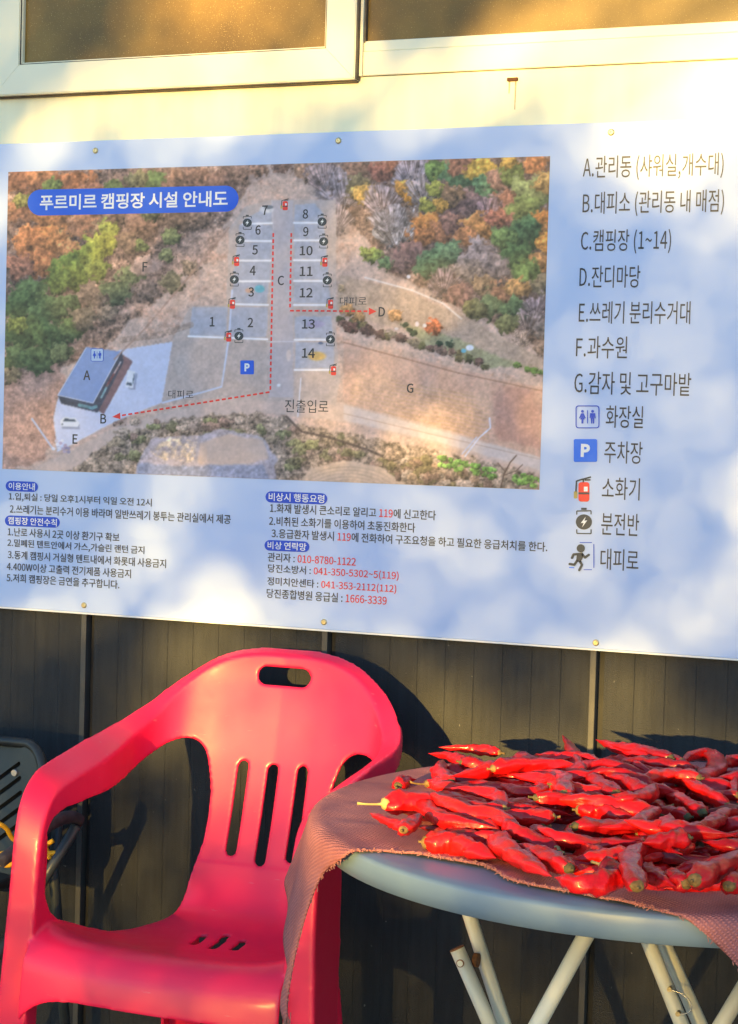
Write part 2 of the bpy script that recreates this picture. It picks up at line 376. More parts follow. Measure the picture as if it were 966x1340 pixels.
# woods, upper right
for (x, y, r, c, k) in [(340, 222, 14, (150, 112, 88), 0), (372, 214, 18, (142, 104, 84), 0), (400, 222, 18, (176, 134, 104), 0), (425, 230, 26, (150, 124, 116), 1), (450, 250, 30, (152, 134, 132), 1), (440, 285, 24, (146, 126, 120), 1), (470, 222, 20, (146, 106, 80), 0), (470, 245, 20, (128, 110, 74), 0), (478, 252, 16, (182, 142, 70), 0), (500, 225, 20, (146, 92, 74), 0), (518, 212, 16, (158, 98, 72), 0),
                        (540, 225, 30, (150, 134, 136), 1), (500, 262, 26, (148, 130, 130), 1), (528, 245, 13, (206, 142, 62), 0), (538, 258, 12, (220, 146, 54), 0), (555, 250, 26, (156, 136, 128), 1), (575, 222, 18, (108, 128, 62), 0), (600, 232, 24, (84, 110, 70), 0), (572, 248, 14, (150, 144, 62), 0), (605, 214, 22, (170, 112, 80), 0), (632, 225, 22, (196, 152, 62), 0), (636, 246, 20, (96, 124, 80), 0), (655, 235, 18, (160, 116, 92), 0), (672, 226, 20, (118, 126, 62), 0), (665, 210, 14, (204, 156, 70), 0), (700, 215, 22, (206, 130, 76), 0), (695, 252, 30, (138, 142, 84), 0), (660, 262, 18, (158, 104, 76), 0), (716, 240, 18, (176, 136, 76), 0),
                        (520, 300, 34, (166, 158, 156), 1), (512, 285, 26, (152, 142, 144), 1), (610, 268, 26, (140, 104, 92), 0), (590, 255, 18, (150, 112, 78), 0), (560, 270, 14, (164, 152, 64), 0), (578, 268, 12, (196, 142, 62), 0), (640, 275, 24, (144, 112, 108), 1), (668, 285, 24, (162, 104, 84), 0), (690, 275, 26, (112, 122, 64), 0), (715, 290, 20, (204, 128, 60), 0), (705, 305, 20, (178, 120, 64), 0),
                        (560, 295, 20, (206, 130, 64), 0), (575, 305, 22, (176, 114, 74), 0), (590, 292, 18, (150, 104, 84), 0), (552, 310, 18, (184, 116, 66), 0), (625, 300, 24, (190, 128, 70), 0), (612, 312, 18, (168, 110, 68), 0), (650, 285, 16, (172, 106, 80), 0), (680, 310, 30, (84, 108, 62), 0), (690, 300, 22, (74, 100, 60), 0), (660, 312, 18, (98, 118, 64), 0), (676, 335, 24, (78, 104, 58), 0), (716, 320, 16, (204, 136, 62), 0), (708, 345, 18, (170, 118, 70), 0),
                        (535, 335, 22, (142, 104, 92), 0), (525, 350, 16, (128, 96, 84), 0), (572, 340, 24, (92, 116, 76), 0), (560, 350, 18, (76, 100, 66), 0), (590, 330, 18, (106, 126, 84), 0), (628, 340, 32, (156, 134, 126), 0), (645, 355, 26, (146, 124, 114), 0), (612, 358, 22, (138, 118, 104), 0), (580, 368, 24, (124, 104, 102), 1), (600, 385, 20, (142, 104, 92), 0), (635, 375, 18, (150, 118, 84), 0), (662, 385, 22, (160, 112, 80), 0), (690, 358, 26, (96, 116, 60), 0), (680, 378, 18, (168, 124, 74), 0), (712, 375, 18, (120, 104, 78), 0),
                        (645, 400, 22, (104, 112, 70), 0), (672, 405, 22, (86, 106, 66), 0), (622, 405, 18, (110, 104, 64), 0), (700, 400, 20, (140, 118, 116), 1), (690, 425, 20, (134, 114, 106), 1), (665, 425, 16, (112, 110, 66), 0), (712, 430, 16, (128, 110, 98), 0), (682, 445, 14, (150, 128, 112), 1), (710, 455, 14, (146, 118, 98), 0), (488, 335, 13, (140, 152, 72), 0), (505, 345, 11, (108, 130, 80), 0), (478, 330, 9, (150, 160, 76), 0)]:
    crown(x, y, r, r * .85, c, k)
# lawn, hedges and small shrubs of the right middle ground
put(softm(reg([(445, 360), (520, 375), (600, 410), (712, 470), (712, 490), (600, 455), (520, 430), (440, 405)], .6), 3), (186, 160, 138), .2)
put(softm(reg([(520, 420), (590, 440), (690, 480), (640, 480), (560, 455)], .6), 3), (160, 156, 116), .25)
def stroke(pts, wd, c, tex=.1, soft=1, al=1.):
    a = np.zeros((GH, GW))
    for (x0, y0), (x1, y1) in zip(pts[:-1], pts[1:]):
        L2 = (x1 - x0) ** 2 + (y1 - y0) ** 2 + 1e-6; t = np.clip(((PX - x0) * (x1 - x0) + (PY - y0) * (y1 - y0)) / L2, 0, 1)
        d = np.hypot(PX - x0 - t * (x1 - x0), PY - y0 - t * (y1 - y0)); a = np.maximum(a, np.clip(wd / 2 + .5 - d, 0, 1))
    put(a * al, c, tex)
stroke([(478, 363), (540, 380), (580, 397), (604, 417)], 2.2, (226, 214, 206))
for k in range(26):
    t = k / 25; crown(446 + 190 * t + random.uniform(-4, 4), 420 + 56 * t + random.uniform(-4, 4), random.uniform(5, 9), random.uniform(4, 7), random.choice([(96, 70, 62), (104, 92, 58), (140, 124, 98), (120, 92, 78), (86, 86, 54)]))
for (x, y, r, c) in [(455, 405, 11, (178, 132, 82)), (470, 415, 9, (160, 120, 76)), (517, 412, 11, (188, 140, 90)), (568, 427, 13, (196, 104, 64)), (530, 425, 5, (40, 56, 40)), (536, 432, 5, (38, 54, 38)), (541, 436, 5, (42, 58, 40)), (575, 450, 5, (40, 56, 38)), (589, 451, 6, (44, 60, 42)), (692, 483, 6, (84, 116, 50)), (700, 486, 6, (80, 112, 48)), (708, 487, 5, (86, 116, 52)), (678, 478, 5, (90, 116, 54)), (460, 428, 9, (92, 62, 56)), (480, 432, 9, (84, 60, 54)), (497, 438, 8, (90, 66, 58)), (447, 378, 6, (170, 144, 110))]:
    crown(x, y, r, r * .85, c)
for (x, y, rx, ry, c) in [(615, 455, 6, 4.5, (232, 236, 240)), (607, 459, 4, 3, (110, 190, 210)), (546, 424, 3, 4, (226, 214, 216)), (556, 426, 3, 3, (226, 220, 220)), (519, 430, 3, 2, (224, 212, 206)), (535, 362, 3, 3, (220, 216, 220))]:
    put(np.clip((1 - np.hypot((PX - x) / rx, (PY - y) / ry)) * 4, 0, 1), c, .1)
# field G
put(softm(reg([(450, 445), (520, 465), (600, 482), (712, 508), (712, 602), (600, 578), (450, 543)], .3), 2), (204, 164, 142), .16)
put(softm(reg([(640, 500), (712, 512), (712, 590), (650, 575)], .8), 6) * .7, (182, 132, 116), .16)
st = np.sin((PY - .22 * PX) * 1.25 + (n2 - .5) * 6) * .5 + .5
put(st * softm(reg([(470, 490), (640, 520), (640, 575), (540, 560), (450, 535)], .8), 5) * .5, (190, 156, 112), .2)
put(np.clip((n1 - .45) * 4, 0, 1) * softm(reg([(450, 445), (712, 508), (712, 602), (450, 543)], .3), 2) * .5, (214, 180, 158), .15)
stroke([(450, 448), (600, 488), (712, 512)], 2, (150, 112, 92), .2, al=.7)
# access roads
ROAD = [(30, 620), (90, 590), (150, 560), (220, 538), (300, 520), (360, 512), (450, 528), (560, 556), (712, 600), (712, 622), (560, 578), (450, 552), (350, 540), (260, 545), (180, 570), (110, 612), (90, 625)]
put(softm(reg(ROAD, .25), 2), (206, 182, 168), .1)
put(softm(reg([(450, 530), (712, 600), (712, 617), (560, 575), (450, 550)], .2), 1), (212, 196, 188), .07)
stroke([(450, 541), (560, 567), (712, 602)], 1.2, (170, 140, 124), .1, al=.6)
# lower brush, pond and stubble field
put(softm(reg([(85, 620), (150, 572), (230, 548), (340, 540), (420, 560), (500, 575), (560, 590), (620, 600), (712, 628), (712, 645), (60, 645)], 1.), 2), (150, 130, 112), .8)
for k in range(80):
    x = random.uniform(150, 520); y = 548 + random.uniform(0, 32) + max(0, (x - 330)) * .22 + (random.uniform(20, 50) if random.random() < .25 else 0)
    crown(x, y, random.uniform(6, 13), random.uniform(5, 9), random.choice([(140, 122, 100), (124, 122, 84), (152, 130, 114), (114, 108, 78), (164, 144, 126), (144, 116, 102), (134, 132, 88)]))
put(softm(reg([(180, 605), (200, 575), (260, 570), (285, 560), (345, 572), (362, 600), (360, 640), (175, 640)], .6), 2), (176, 166, 174), .25)
put(softm(reg([(262, 580), (300, 568), (345, 575), (352, 600), (300, 612), (258, 606)], .4), 3), (204, 180, 164), .08)
put(softm(reg([(180, 606), (250, 610), (345, 608), (356, 632), (300, 640), (178, 640)], .4), 3), (142, 150, 176), .25)
put(softm(reg([(195, 590), (225, 572), (258, 574), (255, 605), (215, 602)], .6), 2) * np.clip((n3 - .35) * 3, 0, 1), (212, 190, 160), .4)
put(softm(reg([(385, 640), (405, 615), (450, 602), (500, 612), (540, 640)], .3), 2), (206, 180, 156), .12)
put((np.sin(np.hypot(PX - 455, (PY - 660) * 1.6) * .9) * .5 + .5) * softm(reg([(390, 640), (408, 618), (450, 606), (498, 616), (530, 640)], .2), 2) * .45, (168, 146, 124), .1)
stroke([(375, 545), (395, 565), (430, 572), (480, 588), (530, 610), (570, 632)], 3, (74, 60, 56), .3, al=.8)
for k in range(70):
    x = random.uniform(500, 640); y = 590 + (x - 500) * .22 + random.uniform(0, 28)
    crown(x, y, random.uniform(5, 11), random.uniform(4, 8), random.choice([(136, 112, 92), (110, 100, 70), (150, 128, 108), (120, 96, 84), (164, 146, 130)]))
for k in range(90):                                              # green vegetable rows
    t = random.random(); x = 576 + 134 * t; y = 600 + 30 * t + random.choice([0, 7]) + random.uniform(-2, 2)
    if not 648 < x < 672: crown(x, y, random.uniform(3.5, 5.5), random.uniform(2.5, 4), random.choice([(112, 160, 66), (130, 178, 80), (92, 136, 56)]))
stroke([(655, 640), (660, 620), (668, 605), (676, 596)], 1.6, (84, 62, 52)); stroke([(662, 618), (652, 606)], 1.2, (84, 62, 52)); stroke([(660, 622), (676, 616), (684, 608)], 1.2, (90, 68, 58))
stroke([(609, 597), (627, 573), (642, 560), (641, 547)], 2, (218, 220, 236)); stroke([(605, 594), (624, 572)], 1.6, (200, 204, 226))
# camp site: pitches, lane, parking
put(softm(reg([(300, 300), (322, 270), (355, 262), (440, 262), (440, 440), (446, 500), (440, 530), (290, 520), (212, 526), (225, 446), (250, 400), (296, 400)], .2), 1), (196, 176, 164), .12)
put(softm(reg([(356, 262), (384, 262), (384, 520), (352, 520)], .12), 1), (192, 180, 180), .07)
for pts in ([(318, 288), (356, 268), (356, 292), (318, 292)], [(314, 294), (356, 294), (356, 314), (312, 314)], [(311, 317), (355, 317), (355, 340), (308, 340)], [(307, 342), (354, 342), (354, 367), (306, 367)], [(306, 369), (352, 369), (350, 397), (303, 397)], [(302, 402), (351, 402), (349, 441), (300, 441)], [(252, 402), (298, 402), (296, 440), (248, 440)],
            [(386, 268), (412, 266), (424, 280), (424, 290), (385, 290)], [(385, 293), (424, 293), (426, 313), (385, 313)], [(385, 316), (427, 316), (428, 339), (385, 339)], [(385, 342), (429, 342), (430, 366), (385, 366)], [(385, 369), (430, 369), (434, 397), (385, 397)], [(386, 414), (434, 414), (436, 443), (386, 443)], [(387, 448), (437, 448), (438, 482), (386, 482)]):
    put(softm(reg(pts, .05), 1), (178, 178, 188), .1)
for a, b in (((318, 293), (356, 292)), ((312, 315), (355, 315.5)), ((309, 341), (354, 341)), ((306, 368), (353, 368)), ((304, 398), (351, 399)), ((247, 440), (350, 444)), ((385, 291.5), (424, 291.5)), ((385, 314.5), (426, 314.5)), ((385, 340.5), (428, 340.5)), ((385, 367.5), (430, 367.5)), ((385, 399), (434, 399)), ((386, 444.5), (436, 444.5)), ((386, 484), (438, 484))):
    stroke([a, b], 2.8, (246, 244, 244), .03)
stroke([(304, 380), (300, 440), (290, 506), (262, 514), (213, 527)], 2.6, (206, 212, 230), .04)
stroke([(356, 262), (358, 300)], 1, (220, 214, 214), .04, al=.6); stroke([(349, 447), (390, 447)], 1.4, (220, 216, 220), .04, al=.7)
stroke([(394, 495), (390, 545)], 1.8, (222, 218, 222), .04)
for (x, y, rx, ry, c) in [(349, 274, 11, 6, (222, 218, 214)), (352, 271, 7, 3, (110, 116, 122)), (340, 378, 8, 6, (96, 176, 190)), (327, 380, 7, 4, (206, 160, 130)), (413, 424, 14, 6, (176, 164, 190)), (415, 466, 14, 7, (222, 180, 96)), (378, 465, 4, 9, (216, 196, 184)), (365, 504, 3, 2.5, (228, 226, 226)), (420, 449, 4, 2, (80, 96, 130)), (240, 478, 13, 19, (200, 184, 174))]:
    put(np.clip((1 - np.hypot((PX - x) / rx, (PY - y) / ry)) * 3, 0, 1), c, .12)
put(softm(reg([(226, 447), (298, 442), (290, 505), (262, 513), (214, 524)], .1), 1) * .45, (188, 172, 164), .12)
# office building and its forecourt
put(softm(reg([(156, 458), (226, 447), (212, 527), (150, 552), (75, 592), (70, 545), (77, 518)], .08), 1), (208, 214, 236), .05)
put(softm(reg([(158, 462), (174, 473), (136, 542), (126, 536)], .05), 1), (122, 92, 96), .15)
put(softm(reg([(112, 455), (160, 461), (162, 474), (128, 540), (80, 528), (76, 518)], .03), 1), (58, 64, 82), .25)
put(softm(reg([(113, 454), (159, 460), (122, 528), (76, 517)], .02), 1), (126, 152, 202), .05)
stroke([(113, 455), (76, 517), (122, 527.5), (158.5, 460)], 1.1, (196, 206, 226), .02)
stroke([(104, 530), (121, 534), (126, 532)], 4, (96, 140, 150), .3); stroke([(133, 520), (141, 504)], 2.6, (120, 160, 170), .3)
stroke([(140, 505), (156, 478)], 3, (150, 70, 70), .5, al=.6); stroke([(150, 488), (158, 474)], 2, (214, 214, 220), .3, al=.7)
def printed_car(body, glass, shadow):
    put(softm(reg(shadow, 0), 1) * .6, (120, 124, 146), .05); put(softm(reg(body, 0), 1), (236, 238, 242), .03)
    for g_ in glass: put(softm(reg(g_, 0), 1), (70, 80, 94), .1)
printed_car([(167.5, 484), (177, 486), (174.5, 508), (164, 506)], [[(166.5, 500), (173.5, 501.5), (173, 505), (165.8, 503.5)], [(175.2, 489), (176.6, 489.5), (174.8, 502), (173.8, 501)]], [(170, 486), (180, 489), (177, 510), (168, 509)])
printed_car([(79, 550), (85, 545.5), (99, 547), (104, 553), (102, 559), (80, 558)], [[(85, 547.5), (97.5, 548.8), (100, 552), (83, 551)], [(81, 554), (83, 554), (83, 556.5), (81, 556.5)]], [(80, 555), (104, 556), (105, 562), (82, 561)])
stroke([(42, 548), (68, 585)], 2.4, (186, 196, 220), .05)
for k in range(14): put(np.clip((1 - np.hypot((PX - random.uniform(70, 90)) / 3, (PY - random.uniform(575, 592)) / 2.5)) * 3, 0, 1), random.choice([(214, 204, 214), (190, 170, 190), (226, 226, 234), (150, 140, 170)]), .1)
stroke([(150, 470), (190, 430), (262, 345), (300, 298)], 2.5, (168, 130, 110), .2, al=.6)
stroke([(160, 445), (210, 438), (250, 425)], 8, (156, 128, 108), .5, al=.5)
put(np.clip((1 - np.hypot((PX - 192) / 26, (PY - 348) / 14)) * 2, 0, 1) * .75, (176, 146, 130), .35)
for _c in range(3): img[..., _c] = img[..., _c] * .45 + softm(img[..., _c], 1) * .55
# ink: a little contrast, then slightly washed out like an outdoor print
img = np.clip((img - .5) * 1.02 + .5, 0, 1); img = img * .88 + .088; img = np.clip(img * np.array([1.0, .995, 1.04]), 0, 1)
lin_img = np.where(img <= .04045, img / 12.92, ((img + .055) / 1.055) ** 2.4)
me = bpy.data.meshes.new('map_photo'); nv = GW * GH
co = np.stack([X, np.full_like(X, SY - .0006), Z], -1).reshape(-1, 3).astype(np.float32)
idx = np.arange(nv).reshape(GH, GW); quads = np.stack([idx[1:, :-1], idx[1:, 1:], idx[:-1, 1:], idx[:-1, :-1]], -1).reshape(-1, 4).astype(np.int32)
me.vertices.add(nv); me.vertices.foreach_set('co', co.ravel())
me.loops.add(quads.size); me.loops.foreach_set('vertex_index', quads.ravel())
me.polygons.add(len(quads)); me.polygons.foreach_set('loop_start', np.arange(0, quads.size, 4, dtype=np.int32))
me.update(calc_edges=True)
ca = me.color_attributes.new('print', 'FLOAT_COLOR', 'POINT'); ca.data.foreach_set('color', np.concatenate([lin_img.reshape(-1, 3), np.ones((nv, 1))], 1).astype(np.float32).ravel())
M_map = mat('map_print', (.5, .5, .5), .42, spec=.4)
at = M_map.node_tree.nodes.new('ShaderNodeVertexColor'); at.layer_name = 'print'
M_map.node_tree.links.new(at.outputs[0], M_map.node_tree.nodes['Principled BSDF'].inputs['Base Color'])
map_o = add('map_photo', me, M_map, sign); map_o['label'] = 'printed aerial photo of the camp with numbered pitches'

# --- lettering and pictograms
M_ink = mat('ink_black', (.035, .035, .045), .45); M_blue = mat('ink_blue', lin((14, 92, 222)), .45); M_white = mat('ink_white', (.82, .84, .86), .45)
M_red = mat('ink_red', lin((235, 60, 52)), .45); M_dblue = mat('ink_deep_blue', lin((14, 72, 200)), .45); M_navy = mat('ink_slate', lin((52, 62, 72)), .45)
M_sky = mat('ink_light_blue', lin((20, 112, 236)), .45); M_gold = mat('ink_tan', lin((196, 170, 90)), .45)
JOBS = []
try:                                                             # the typeface that ships with Blender itself, else its built-in fallback
    import os
    FONT = bpy.data.fonts.load(os.path.join(bpy.utils.system_resource('DATAFILES', path='fonts'), 'Noto Sans CJK Regular.woff2'))
except Exception: FONT = None
def flat(name, px, py, body, w_px, h_px, material, parent, layer=1, bold=0., red=None):
    """printed text whose box is centred on a layout point; w and h in layout units (None keeps proportions)"""
    cu = bpy.data.curves.new(name, 'FONT'); cu.body = body; cu.size = 1; cu.font = FONT or cu.font; cu.offset = bold; cu.resolution_u = 3
    cu.materials.append(material)
    if red:
        cu.materials.append(M_red)
        for a, b in red:
            for i in range(a, b): cu.body_format[i].material_index = 1
    o = bpy.data.objects.new(name, cu); col.objects.link(o)
    JOBS.append((o, name, px, py, w_px, h_px, parent, layer))
def finish_text():
    bpy.context.view_layer.update(); dg = bpy.context.evaluated_depsgraph_get()
    for o, name, px, py, w_px, h_px, parent, layer in JOBS:
        me = bpy.data.meshes.new_from_object(o.evaluated_get(dg)); me.name = name
        V = np.array([v.co[:] for v in me.vertices]); lo, hi = V.min(0), V.max(0)
        x0, z0 = on_sign(px, py); sx, _ = on_sign(px + 10, py); k = (sx - x0) / 10
        _, zt = on_sign(px, py - 5); _, zb = on_sign(px, py + 5); kz = (zt - zb) / 10
        fz = h_px * kz / (hi[1] - lo[1]) if h_px else None
        fx = w_px * k / (hi[0] - lo[0]) if w_px else fz
        if fz is None: fz = fx
        c = (lo + hi) / 2
        for v, q in zip(me.vertices, V): v.co = (x0 + (q[0] - c[0]) * fx, SY - .0006 - .0003 * layer, z0 + (q[1] - c[1]) * fz)
        cu = o.data; bpy.data.objects.remove(o); bpy.data.curves.remove(cu)
        add(name, me, None, parent)
def shape(name, pts, material, parent, layer=1, holes=()):
    """flat printed shape given in layout units"""
    def conv(P): return [on_sign(*p) for p in P]
    bm = bmesh.new(); loops = [conv(pts)] + [conv(h) for h in holes]; E_ = []
    if holes:
        for L in loops:
            vs = [bm.verts.new((x, SY - .0006 - .0003 * layer, z)) for x, z in L]
            E_ += [bm.edges.new((vs[i], vs[(i + 1) % len(vs)])) for i in range(len(vs))]
        bmesh.ops.triangle_fill(bm, edges=E_, use_beauty=True)
    else:
        bm.faces.new([bm.verts.new((x, SY - .0006 - .0003 * layer, z)) for x, z in loops[0]])
    bmesh.ops.recalc_face_normals(bm, faces=bm.faces[:])
    bm.normal_update()
    if bm.faces[:] and sum(f.normal.y for f in bm.faces) > 0: bmesh.ops.reverse_faces(bm, faces=bm.faces[:])
    me = bpy.data.meshes.new(name); bm.to_mesh(me); bm.free(); return add(name, me, material, parent)
def lineshape(p, q, wd):
    p, q = np.array(p, float), np.array(q, float); t = (q - p) / np.linalg.norm(q - p); n = np.array([-t[1], t[0]]) * wd / 2
    return [tuple(p + n), tuple(q + n), tuple(q - n), tuple(p - n)]
# legend
for body, xl, xr, yc, h in (('A.관리동 (샤워실,개수대)', 762, 946, 218.5, 33), ('B.대피소 (관리동 내 매점)', 761.5, 946.5, 266, 33), ('C.캠핑장 (1~14)', 760, 878, 316, 32), ('D.잔디마당', 758.5, 838, 362, 29), ('E.쓰레기 분리수거대', 757, 903, 409, 29.5), ('F.과수원', 754, 821, 454.5, 29), ('G.감자 및 고구마밭', 751, 904, 502, 30),
                            ('화장실', 793, 842, 545.5, 29), ('주차장', 791, 841, 592, 29), ('소화기', 788, 837.5, 639.5, 29), ('분전반', 787, 836.5, 686, 29), ('대피로', 786, 836, 732.5, 28)):
    flat('legend_text', (xl + xr) / 2, yc, body, xr - xl, h, M_ink, sign)
# map title
shape('title_pill', rrect(174.5, 262.5, 138, 17, 17, 10, -.021), M_blue, map_o, 1)
flat('title_text', 173, 262.5, '푸르미르 캠핑장 시설 안내도', 246, 20.5, M_white, map_o, 2, .007)
for t, x, y in (('7', 347, 275), ('6', 338, 301), ('5', 334, 327), ('4', 331, 354), ('3', 329, 382), ('2', 328, 422), ('1', 278, 421), ('8', 400, 280), ('9', 400.5, 303), ('10', 401, 328), ('11', 401, 355), ('12', 401, 383), ('13', 404, 424), ('14', 404, 462)):
    flat('pitch_number', x, y, t, None if len(t) == 1 else 17, 12.5, M_ink, map_o, 1, .006)
for t, x, y in (('C', 368, 367), ('D', 500, 408), ('F', 190, 349), ('G', 537, 508), ('A', 114, 491), ('B', 135.5, 548), ('E', 98.5, 574.5)):
    flat('area_letter', x, y, t, None, 12.5, M_ink, map_o, 1, .006)
flat('route_text', 462.5, 394, '대피로', 35, 11.5, M_ink, map_o); flat('route_text', 237, 516, '대피로', 33, 11, M_ink, map_o); flat('entrance_text', 401.5, 531.5, '진출입로', 57, 17, M_ink, map_o)
def dashes(a, b, n, wd=2.3):
    a, b = np.array(a, float), np.array(b, float)
    for k in range(n): shape('route_dash', lineshape(a + (b - a) * (k / n), a + (b - a) * ((k + .64) / n), wd), M_red, map_o, 1)
dashes((358, 305), (354, 513), 26); dashes((353, 513), (157, 544), 24); dashes((381.5, 305), (379.8, 405), 13); dashes((379.8, 406.5), (484, 407.3), 13)
shape('route_arrow', [(147, 545.5), (157.5, 540), (158, 548.5)], M_red, map_o, 1); shape('route_arrow', [(493, 407.4), (483, 402.5), (483, 412.2)], M_red, map_o, 1)
def extinguisher(cx, cy, s, parent, small=True):
    e = bpy.data.objects.new('extinguisher_icon', None); col.objects.link(e); e.parent = sign if parent is sign else sign
    shape('cylinder_print', rrect(cx, cy + 3 * s, 4.6 * s, 8.2 * s, 2.2 * s, 4), M_red, e, 2)
    shape('label_print', rrect(cx + 1.6 * s, cy + .6 * s, 1.6 * s, 2.0 * s, .3 * s, 2), M_white, e, 3)
    shape('band_print', lineshape((cx - 4.6 * s, cy + 4.2 * s), (cx + 4.6 * s, cy + 4.2 * s), 1.6 * s), M_navy, e, 3)
    for pts in ([(cx - .5 * s, cy - 5 * s), (cx - .5 * s, cy - 7.5 * s)], [(cx - 1.5 * s, cy - 7.5 * s), (cx + 6 * s, cy - 9.6 * s)], [(cx + .5 * s, cy - 7 * s), (cx + 5.6 * s, cy - 7.2 * s)], [(cx - 1 * s, cy - 7.8 * s), (cx - 6 * s, cy - 6.2 * s)], [(cx - 6.2 * s, cy - 6.6 * s), (cx - 6.8 * s, cy + 3 * s)]):
        shape('valve_print', lineshape(*pts, 1.3 * s), M_navy, e, 2)
    shape('nozzle_print', rrect(cx - 7 * s, cy + 5.5 * s, 1.5 * s, 3 * s, .6 * s, 2), M_gold, e, 2)
for x, y in ((373.6, 267), (310, 340), (304.6, 396), (425.5, 341), (433, 396), (299.7, 439), (436.8, 483)): extinguisher(x, y, .72, map_o)
extinguisher(764.5, 639, 1.55, sign)
def battery(cx, cy, s, parent):
    e = bpy.data.objects.new('power_icon', None); col.objects.link(e); e.parent = sign
    shape('disc_print', ellipse(cx, cy, 6.8 * s, 6.4 * s), M_navy, e, 2)
    shape('bolt_print', [(cx + 1.6 * s, cy - 4.4 * s), (cx - 2.6 * s, cy + .9 * s), (cx - .2 * s, cy + .8 * s), (cx - 1.4 * s, cy + 4.4 * s), (cx + 2.8 * s, cy - 1.3 * s), (cx + .4 * s, cy - 1.1 * s)], M_white, e, 3)
    shape('cap_print', rrect(cx, cy - 11 * s, 2.3 * s, .9 * s, .3 * s, 2), M_navy, e, 2)
    for pts in ([(-6, -6.2), (-6, -9.2)], [(-6, -9.2), (6, -9.4)], [(6, -9.4), (6, -6.4)], [(-6, 6.2), (-6, 9.6)], [(-6, 9.6), (6, 9.8)], [(6, 9.8), (6, 6.2)]):
        shape('bracket_print', lineshape((cx + pts[0][0] * s, cy + pts[0][1] * s), (cx + pts[1][0] * s, cy + pts[1][1] * s), .95 * s), M_navy, e, 2)
for x, y in ((324, 291.5), (314.5, 314), (307, 365.7), (422, 290), (424, 316), (428.7, 366.8), (313, 439.7), (432.8, 444)): battery(x, y, .88, map_o)
battery(764.5, 683, 1.56, sign)
def parking(cx, cy, hw, hh):
    e = bpy.data.objects.new('parking_icon', None); col.objects.link(e); e.parent = sign
    shape('square_print', rrect(cx, cy, hw, hh, hw * .14, 4), M_blue if hw < 12 else M_sky, e, 2)
    flat('letter_print', cx, cy, 'P', None, hh * 1.15, M_white, e, 3, .02)
parking(323.8, 480.7, 8.8, 9.1); parking(766.5, 589.5, 15.3, 15)
def restroom(cx, cy, hw, hh):
    e = bpy.data.objects.new('restroom_icon', None); col.objects.link(e); e.parent = sign; t = hw / 15.5
    shape('frame_print', rrect(cx, cy, hw, hh, hw * .24, 5), M_dblue, e, 2, [rrect(cx, cy, hw - 1.3 * t, hh - 1.3 * t, hw * .17, 5)])
    for sx in (-1, 1):
        x = cx + sx * 6.6 * t
        shape('head_print', ellipse(x, cy - 7.2 * t, 1.9 * t, 1.9 * t, 12), M_dblue, e, 2)
        if sx < 0: P_ = [(-1.6, -4.8), (1.6, -4.8), (4.4, 1.6), (3, 2.2), (1.6, -.6), (2.8, 3.4), (1.3, 3.4), (1.3, 8.6), (-1.3, 8.6), (-1.3, 3.4), (-2.8, 3.4), (-1.6, -.6), (-3, 2.2), (-4.4, 1.6)]
        else: P_ = [(-3.4, -4.8), (3.4, -4.8), (3.9, 1.8), (2.7, 1.8), (2.2, -1.4), (2.1, 8.6), (.4, 8.6), (.2, 2.4), (-.2, 2.4), (-.4, 8.6), (-2.1, 8.6), (-2.2, -1.4), (-2.7, 1.8), (-3.9, 1.8)]
        shape('figure_print', [(x + a * t, cy + b * t) for a, b in P_], M_dblue, e, 2)
    shape('divider_print', lineshape((cx, cy - 8.6 * t), (cx, cy + 8.6 * t), 1.1 * t), M_dblue, e, 2)
shape('icon_ground', rrect(127.5, 464.5, 8.2, 8.4, 1.6, 3), mat('ink_pale', lin((170, 196, 232)), .45), map_o, 1)
restroom(127.5, 464.5, 8.3, 8.5); restroom(769.2, 545.5, 15.6, 15)
# running figure beside a doorway
e = bpy.data.objects.new('evacuation_icon', None); col.objects.link(e); e.parent = sign
cx, cy = 761, 728; s = 1.
for a, b in (((-2, -18), (14, -18)), ((16.5, -16), (16.5, 15)), ((14, 17.5), (3, 17.5))): shape('door_print', lineshape((cx + a[0], cy + a[1]), (cx + b[0], cy + b[1]), 1.1), M_dblue, e, 2)
shape('head_print', ellipse(cx - .5, cy - 10.5, 5.4, 5.4, 18), M_navy, e, 3)
shape('torso_print', [(cx - 5, cy - 4.5), (cx + 2, cy - 5), (cx + 2.5, cy + 1), (cx - 1, cy + 7.5), (cx - 6.5, cy + 6), (cx - 6, cy)], M_navy, e, 3)
for L in ([(-5, -3), (-10, -2.5), (-12, 2)], [(1, -3), (5, 1.5), (10, -2)], [(-5, 5), (-9, 11), (-15, 10)], [(-2, 6), (1, 11), (-2.5, 18)]):
    for a, b in zip(L[:-1], L[1:]): shape('limb_print', lineshape((cx + a[0], cy + a[1]), (cx + b[0], cy + b[1]), 3.2), M_navy, e, 3)
    for a in L[1:]: shape('joint_print', ellipse(cx + a[0], cy + a[1], 1.6, 1.6, 10), M_navy, e, 4)
shape('speed_line_print', lineshape((cx - 16, cy + 14.5), (cx - 9, cy + 15), 1.3), M_sky, e, 2)
